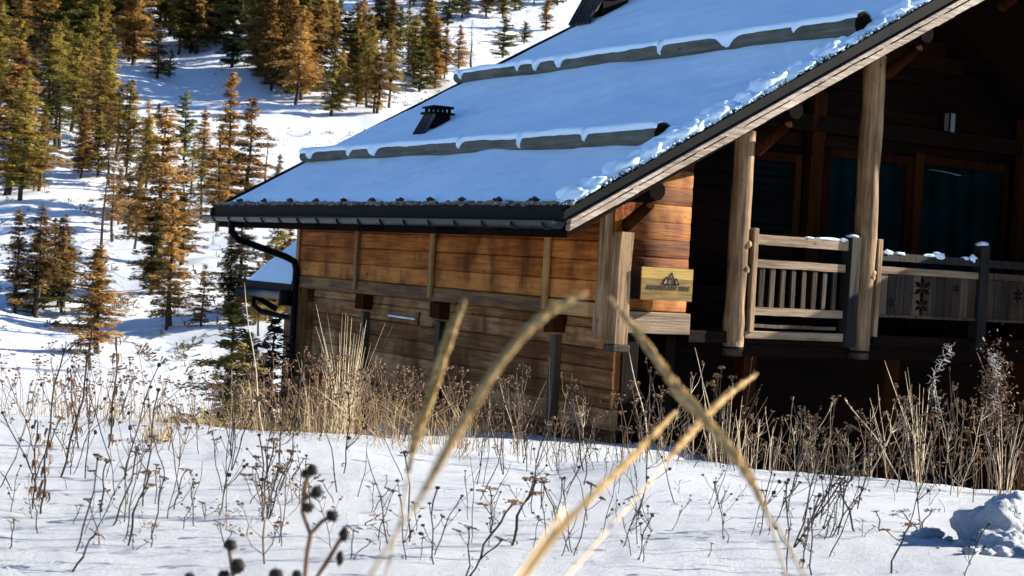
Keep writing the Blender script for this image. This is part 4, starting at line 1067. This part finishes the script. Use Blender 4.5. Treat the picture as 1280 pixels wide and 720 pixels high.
# repeats
RL = []; last_k = 84
for k in range(85):
    px = prnd.uniform(-10, 420); b = prnd.uniform(560, 690)
    kd = prnd.choice(('balls', 'branchy', 'yarrowd', 'dstalk', 'yarrow', 'balls', 'yarrowd'))
    nm = {'balls': 'thin dark button-headed stem', 'branchy': 'brown branching stem', 'yarrowd': 'dark headed yarrow', 'yarrow': 'tan headed yarrow', 'dstalk': 'bare dark stalk'}[kd]
    RL.append((at_px(kd, px, b, b-prnd.choice((30, 45, 60, 80, 100, 135))*prnd.uniform(.8, 1.2), nm+' poking through the sunlit snow at left', nm+' on the left snow'), nm, px, b))
    if k == last_k: relabel(RL, 'of the left snow', 3, ['upper row', 'middle row', 'lower row']); RL = []
last_k = 71
for k in range(72):
    px = prnd.uniform(420, 860); b = prnd.uniform(585, 705)
    kd = prnd.choice(('balls', 'yarrowd', 'dstalk', 'yarrow', 'dstalk'))
    nm = {'balls': 'thin dark button-headed stem', 'yarrowd': 'dark headed yarrow', 'yarrow': 'tan headed yarrow', 'dstalk': 'bare dark stalk'}[kd]
    RL.append((at_px(kd, px, b, b-prnd.choice((25, 40, 55, 75, 110))*prnd.uniform(.8, 1.2), nm+' poking through the sunlit snow at the centre', nm+' on the middle snow'), nm, px, b))
    if k == last_k: relabel(RL, 'of the middle snow', 3, ['upper row', 'middle row', 'lower row']); RL = []
last_k = 54
for k in range(55):
    px = prnd.choice((prnd.uniform(880, 1050), prnd.uniform(880, 1190))); b = prnd.uniform(615, 700)
    kd = prnd.choice(('balls', 'yarrowd', 'dstalk', 'dstalk'))
    nm = {'balls': 'thin dark button-headed stem', 'yarrowd': 'dark headed yarrow', 'yarrow': 'tan headed yarrow', 'dstalk': 'bare dark stalk'}[kd]
    RL.append((at_px(kd, px, b, b-prnd.choice((25, 40, 55, 75, 120))*prnd.uniform(.8, 1.2), nm+' poking through the sunlit snow at right', nm+' on the right snow', lean=prnd.uniform(0, .5)), nm, px, b))
    if k == last_k: relabel(RL, 'of the right snow', 3, ['upper row', 'middle row', 'lower row']); RL = []
crest_t = lambda x: float(np.interp(x, [0, 100, 200, 300, 400, 450, 560, 640, 740, 850, 950, 1050, 1150, 1280], [470, 430, 450, 430, 450, 430, 470, 420, 470, 430, 460, 490, 450, 470]))
CR = []
for k in range(250):
    px = prnd.uniform(-10, 1290)
    if px > 1060 and prnd.random() < .15: px = prnd.uniform(600, 1050)
    d = prnd.uniform(8.6, 11.5); left = px < 560
    kd = prnd.choice(('branchy', 'stalk', 'balls', 'leafy', 'branchy', 'pbranchy') if left else ('stalk', 'branchy', 'pbranchy', 'branchy', 'balls', 'yarrow', 'yarrowd'))
    top = crest_t(px)+abs(prnd.gauss(0, 1))*58+4
    nm = {'balls': 'dark button-headed stem', 'branchy': 'brown branching stem', 'yarrow': 'tan headed yarrow', 'stalk': 'pale straw stalk', 'pbranchy': 'pale branching stem', 'yarrowd': 'dark headed yarrow', 'leafy': 'withered leafy stem'}[kd]
    zone = 'on the left crest' if px < 200 else 'before the chalet side wall' if left else 'before the dark cellar' if px > 760 else 'before the chalet corner'
    e = at_d(kd, px, min(top, 545), d, nm+' '+zone, nm+' '+zone, thick=.8)
    if e: CR.append((e, nm, px, -d, zone))
for (px, t, d, lb, ln_) in ((1125, 478, 9.5, 'long pale stalk leaning left across the dark cellar', -.45), (1190, 470, 9.5, 'long straight pale stalk before the dark cellar at far right', -.1), (1010, 486, 9.8, 'pale stalk curving right before the dark cellar', .2), (1045, 500, 10, 'pale hooked stalk right of the grass stalks', .22), (322, 345, 9, 'very tall pale stalk left of the downpipe', -.12), (812, 435, 9, 'tall curved pale stalk under the sign', -.12), (893, 430, 9.4, 'tall pale stalk under the left balcony post', -.05)):
    at_d('stalk', px+(10 if ln_ < 0 else -10), t, d, lb, None, lean=ln_)
for z_ in sorted(set(q[4] for q in CR)): relabel([q[:4] for q in CR if q[4] == z_], z_, 2, ['far side', 'near side'])
# tall straw tuft and smaller ones
def tuft(px, top, d, n, label, spread=.05, mat='straw2', w_=.0022):
    g = P(px, 500, d); g.z = ter(g.x, g.y)-.02; h = P(px, top, d).z-g.z; r = empty('grass_tuft', g); tag(r, label, 'grass tuft'); mb = MB()
    for k in range(n):
        a = prnd.uniform(0, 6.28); q = spread*math.sqrt(prnd.random()); hh = h*prnd.uniform(.45, 1); ln_ = abs(prnd.gauss(0, .20))*hh; b0 = Vector((math.cos(a)*q, math.sin(a)*q, 0))
        mb.tube([b0, b0+Vector((math.cos(a)*ln_*.3, math.sin(a)*ln_*.3, hh*.5)), b0+Vector((math.cos(a)*ln_, math.sin(a)*ln_, hh))], [w_, w_, w_*.4], 3, prnd.random(), False)
    mb.build('blades', mat, r)
tuft(432, 376, 10.5, 46, 'tall straw coloured grass tuft against the chalet side wall', .06, 'straw', .0018)
tuft(405, 440, 10, 34, 'shorter straw tuft left of the tall one', .12, 'straw', .0016)
tuft(1155, 455, 9.6, 14, 'upright pale grass tuft before the dark cellar at right', .03, 'straw', .0025)
tuft(1262, 505, 9.5, 14, 'pale grass tuft leaning in at the right edge', .05, 'straw', .0025)
tuft(910, 470, 9.8, 16, 'pale grass tuft behind the crossing grass stalks', .12, 'straw', .002)
tuft(200, 520, 8.2, 50, 'straw tuft half buried in snow at left', .08)
tuft(950, 520, 9.8, 22, 'low pale grass tuft right of the crossing stalks', .15, 'straw', .002)
# bedded dry grass tangle as one mass
mb = MB()
for k in range(1350):
    u = prnd.random(); px = prnd.uniform(190, 600) if u < .72 else prnd.uniform(640, 1290) if u < .78 else prnd.uniform(-10, 200)
    d = prnd.uniform(8.8, 12.5); g = P(px, 500, d); g.z = ter(g.x, g.y)-.02
    if mn.noise(Vector((g.x*1.3, g.y*1.3, 8))) < -.08: continue
    h = prnd.uniform(.08, .30)*(1.2 if 300 < px < 600 else .7); a = prnd.uniform(0, 6.28); l = prnd.uniform(.1, 1.3)*h; d_ = Vector((math.cos(a), math.sin(a), 0))
    mb.tube([g, g+d_*l*prnd.uniform(.1, .6)+Vector((0, 0, h*.6)), g+d_*l+Vector((0, 0, h))], [.0015, .0014, .0006], 3, prnd.random(), False)
o = mb.build('dry_grass', 'straw2'); tag(o, 'tangle of fine dry grass along the snow crest', 'grass', None, 'stuff')
mb = MB(); hd = MB()
for k in range(350):
    px = prnd.gauss(450, 100) if prnd.random() < .62 else prnd.gauss(120, 60) if prnd.random() < .55 else prnd.uniform(600, 1290); d = prnd.uniform(9.4, 12); g = P(px, 500, d); g.z = ter(g.x, g.y)-.02; h = prnd.uniform(.2, .5)
    a = prnd.uniform(0, 6.28); d_ = Vector((math.cos(a), math.sin(a), 0)); e = g+d_*h*.2+Vector((0, 0, h)); mb.tube([g, g+d_*h*.05+Vector((0, 0, h*.5)), e], [.002, .002, .0012], 3, prnd.random(), False)
    for q in range(5):
        f = e+Vector((prnd.uniform(-.04, .04), prnd.uniform(-.04, .04), prnd.uniform(-.03, .02))); mb.tube([e-Vector((0, 0, .04)), f], .001, 3, .4, False)
        mb.blob(f, (prnd.uniform(.006, .014), prnd.uniform(.006, .014), .005), prnd.random(), q, .6, 5, 3)
o = mb.build('dead_undergrowth', 'leafdry'); tag(o, 'mass of brown dead herbs along the crest before the chalet', 'undergrowth', None, 'stuff')

# out of focus grass spikes close to the camera
def spike(pts, d0, d1, label, w_body=.0042, stem_from=None, feather=True):
    W = []; n = len(pts)
    for i, (x, y) in enumerate(pts):
        t = i/(n-1); W.append(P(x, y, d0+(d1-d0)*t))
    w_body *= d0/1.15*.85
    last = W[-1]; gz = ter(last.x, last.y)
    if last.z > gz:
        dv = W[-1]-W[-2]; k = (gz-.02-last.z)/min(dv.z, -.02)
        W.append(last+Vector((dv.x*k*.45, dv.y*k*.4, (gz-.02-last.z)*.5))); W.append(last+Vector((dv.x*k*.8, dv.y*k*.6, gz-.04-last.z)))
    base = W[-1].copy(); r = empty('grass_stalk', base); tag(r, label, 'grass stalk')
    # resample
    fine = []
    for i in range(len(W)-1):
        p0 = W[max(i-1, 0)]; p1 = W[i]; p2 = W[i+1]; p3 = W[min(i+2, len(W)-1)]
        for k in range(6):
            t = k/6; fine.append(.5*((2*p1)+(p2-p0)*t+(2*p0-5*p1+4*p2-p3)*t*t+(3*p1-p0-3*p2+p3)*t**3)-base)
    fine.append(W[-1]-base)
    m_ = len(fine); cut = int(m_*(stem_from if stem_from else .5)); st = MB(); st.tube(fine, [.0009+.0005*i/m_ for i in range(m_)], 6, .5); st.build('stem', 'straw', r)
    sp = MB(); rn = random.Random(int(pts[0][0]))
    for i in range(cut):
        k = i/cut; ww = w_body*min(1, .35+k*3)*min(1, (1-k)*4+.25)
        a_ = fine[i]; b_ = fine[i+1]
        ww *= .75+.5*abs(math.sin(i*1.7+w_body*900))
        for q in range(26):
            t = rn.random(); p = a_*(1-t)+b_*t; ax = (a_-b_).normalized(); v = Vector((rn.uniform(-1, 1), rn.uniform(-1, 1), rn.uniform(-1, 1))); v = (v-ax*v.dot(ax)).normalized()
            sp.tube([p, p+v*ww*.9+ax*ww*1.2, p+v*ww*.9+ax*ww*3], [.0008, .0011, .0003], 3, rn.random(), False)
    sp.build('seed_spike', 'spike', r)
spike([(730, 368), (680, 395), (632, 445), (590, 510), (552, 575), (515, 640), (458, 728)], 1.15, 1.05, 'longest arching blurred grass stalk, rising from the bottom left of centre', .0031, .62)
spike([(580, 378), (562, 420), (543, 480), (524, 535), (514, 572), (500, 650), (480, 728)], 1.45, 1.4, 'short upright blurred grass stalk left of the longest arching one', .0036, .55)
spike([(762, 371), (800, 420), (840, 475), (880, 522), (925, 580), (965, 650), (1010, 728)], 1.6, 1.2, 'pale blurred grass stalk leaning left from lower right, tip at the corner post', .0030, .60)
spike([(945, 468), (905, 498), (872, 532), (843, 565), (800, 617), (755, 668), (705, 725)], 1.7, 1.2, 'blurred grass stalk leaning right across the pale one', .0024, .42)
spike([(838, 488), (868, 512), (900, 545), (935, 592), (960, 650), (985, 728)], 1.7, 1.5, 'short faint blurred stalk beside the crossing point', .0030, .55)
spike([(845, 514), (815, 545), (787, 575), (737, 623), (690, 672), (645, 722)], 1.5, 1.0, 'blurred stalk parallel and just left of the right leaning one', .0022, .50)
# broad straw blade at the bottom
def blade(pts, d, wd, label):
    W = [P(x, y, d) for x, y in pts]; wd *= .6; last = W[-1]; W.append(Vector((last.x-.35, last.y, ter(last.x, last.y)-.02))); base = W[-1].copy()
    r = empty('grass_stalk', base); tag(r, label, 'grass blade'); mb = MB(); mb.tube([p-base for p in W], [wd*.15, wd*.8, wd, wd, wd*.7], 6, .6); mb.build('stem', 'spike', r)
blade([(748, 612), (715, 645), (682, 682), (650, 724)], 1.1, .0055, 'broad yellow blurred grass blade at the bottom right of centre')
# near dark seed-ball plants, out of focus
def near_balls(lines, heads, d, label):
    allp = [p for l in lines for p in l]; bx = P(lines[0][0][0], 740, d); gz = ter(bx.x, bx.y); base = Vector((bx.x, bx.y, gz-.01)); r = empty('seed_ball_plant', base); tag(r, label, 'dry plant'); mb = MB()
    for i, l in enumerate(lines):
        pts = [P(x, y, d)-base for x, y in l]
        if i == 0: pts = [Vector((0, 0, 0))]+pts
        mb.tube(pts, [.0028]*len(pts), 6, .6)
    mb.build('stem', 'leafdry', r)
    for k, (x, y, sx, sy) in enumerate(heads):
        h_ = MB(); c = P(x, y, d)-base; u = d/F_PX; h_.blob(c, (sx*u, sx*u, sy*u), .4, k, .5, 12, 8, 3)
        for q in range(30):
            v = Vector((random.uniform(-1, 1), random.uniform(-1, 1), random.uniform(-1, 1))).normalized(); h_.tube([c+v*sx*u*.8, c+v*sx*u*1.25], [.0006, .0002], 3, .5)
        h_.build('seed_ball', 'ball', r)
near_balls([[(381, 720), (384, 690), (388, 668)], [(388, 668), (378, 640), (380, 612), (386, 590)], [(388, 668), (402, 652), (414, 645)], [(380, 625), (394, 615)], [(388, 735), (410, 700), (422, 680), (430, 668)]],
           [(390, 588, 7, 7), (380, 592, 4, 5), (396, 615, 7, 8), (385, 634, 8, 6), (415, 645, 8, 7), (430, 668, 6, 9), (425, 698, 5, 9)], 2.1, 'dark blurred plant with round seed balls at the bottom, left of centre')
near_balls([[(292, 735), (290, 712), (286, 685)], [(290, 712), (298, 705)]], [(288, 681, 8, 7), (297, 708, 9, 9), (280, 718, 7, 5)], 2.3, 'short dark blurred seed balls at the bottom edge left of the taller plant')
near_balls([[(345, 750), (344, 728)]], [(345, 718, 9, 7), (371, 719, 6, 6)], 2.3, 'dark blurred seed ball pair at the bottom edge right of the short one')
near_balls([[(237, 750), (237, 728)]], [(237, 722, 7, 6)], 2.3, 'single dark blurred seed ball at the bottom left edge')
# fluffy seed plumes before the dark cellar
def plume(pts, label, d=10.2):
    W = [P(x, y, d) for x, y in pts]; g = W[-1].copy(); g.z = ter(g.x, g.y)-.02; r = empty('fluffy_seed_plant', g); tag(r, label, 'dry plant'); st = MB(); st.tube([w_-g for w_ in W]+[Vector((0, 0, 0))], [.0012]*(len(W))+[.002], 4, .3); st.build('stem', 'stemmid', r)
    fl = MB()
    for i in range(len(W)-2):
        for k in range(20):
            t = prnd.random(); p = W[i]*(1-t)+W[i+1]*t-g; q = [p]; v = Vector((prnd.uniform(-1, 1), prnd.uniform(-.5, .5), prnd.uniform(-1, 1))).normalized()
            for z in range(5): v = (v+Vector((prnd.uniform(-1, 1), 0, prnd.uniform(-1, 1)))*.9).normalized(); q.append(q[-1]+v*.010)
            fl.tube(q, [.0011]*5+[.0004], 3, prnd.random(), False)
    fl.build('seed_fluff', 'fluff', r)
plume([(1190, 430), (1180, 448), (1168, 468), (1166, 485), (1172, 520), (1160, 570)], 'plant with curly white seed fluff before the dark cellar')
plume([(1238, 440), (1243, 456), (1248, 470), (1240, 520), (1225, 580)], 'second curly white seed plant right of the first, above the brown bush')
# brown climber bush
g = P(1245, 500, 12); g.z = ter(g.x, g.y)-.02; r = empty('brown_bush', g); tag(r, 'dense brown dried bush at the right edge under the balcony', 'bush'); mb = MB()
for k in range(900):
    c = P(1245+prnd.gauss(0, 10), 490+prnd.gauss(0, 26), 12+prnd.uniform(-.1, .1))-g; a = Vector((prnd.uniform(-1, 1), prnd.uniform(-1, 1), prnd.uniform(-1, 1))).normalized()*prnd.uniform(.006, .018); b = a.cross(Vector((prnd.uniform(-1, 1), prnd.uniform(-1, 1), 1))).normalized()*.006
    mb.quad(c, a, b, prnd.random())
mb.build('leaves', 'leafdry', r); mb = MB()
for k in range(6): mb.tube([(prnd.uniform(-.03, .03), 0, 0), P(1245+prnd.gauss(0, 9), 490, 12)-g, P(1245+prnd.gauss(0, 14), 440, 12)-g], .003, 4)
mb.build('stems', 'stemmid', r)
# snow lump at the right
g = ground_hit(1276, 690, 2.5); s = MB(); sc = g.y/F_PX
def lump(mb, c, r, seed): 
    nu, nv = 64, 40; base = len(mb.v); c = Vector(c)
    for j in range(nv+1):
        ph = math.pi*j/nv
        for i in range(nu):
            th = 2*math.pi*i/nu; d = Vector((math.sin(ph)*math.cos(th), math.sin(ph)*math.sin(th), math.cos(ph))); k = 1+.35*mn.noise(d*1.6+Vector((seed, 0, 0)))+.14*mn.noise(d*4.5+Vector((seed, 3, 0)))+.07*mn.noise(d*11+Vector((seed, 3, 0)))+.03*mn.noise(d*25)
            mb.v.append(tuple(c+Vector((d.x*r[0], d.y*r[1], d.z*r[2]))*k))
    for j in range(nv):
        for i in range(nu): mb.face([base+j*nu+i, base+(j+1)*nu+i, base+(j+1)*nu+(i+1) % nu, base+j*nu+(i+1) % nu], .5, True)
r = empty('snow_lump', g)
lump(s, (0, .20, .0), (66*sc, 60*sc, 58*sc), 3); lump(s, (-.05, .0, -.03), (52*sc, 45*sc, 34*sc), 8); lump(s, (.16, -.10, -.04), (70*sc, 50*sc, 50*sc), 12)
for q in range(46):
    a = random.uniform(2.2, 5.6); rr = random.uniform(.14, .42); x_ = math.cos(a)*rr; y_ = math.sin(a)*rr; k = random.uniform(.006, .028)*(1.2-rr)
    s.blob((x_, y_+.05, ter(g.x+x_, g.y+y_+.05)-g.z+k*.3), (k*1.3, k, k), .5, q, .6, 10, 7, 2)
s.build('snow_chunk', 'snow', r); tag(r, 'large crusted snow lump at the right edge of the foreground', 'snow lump')
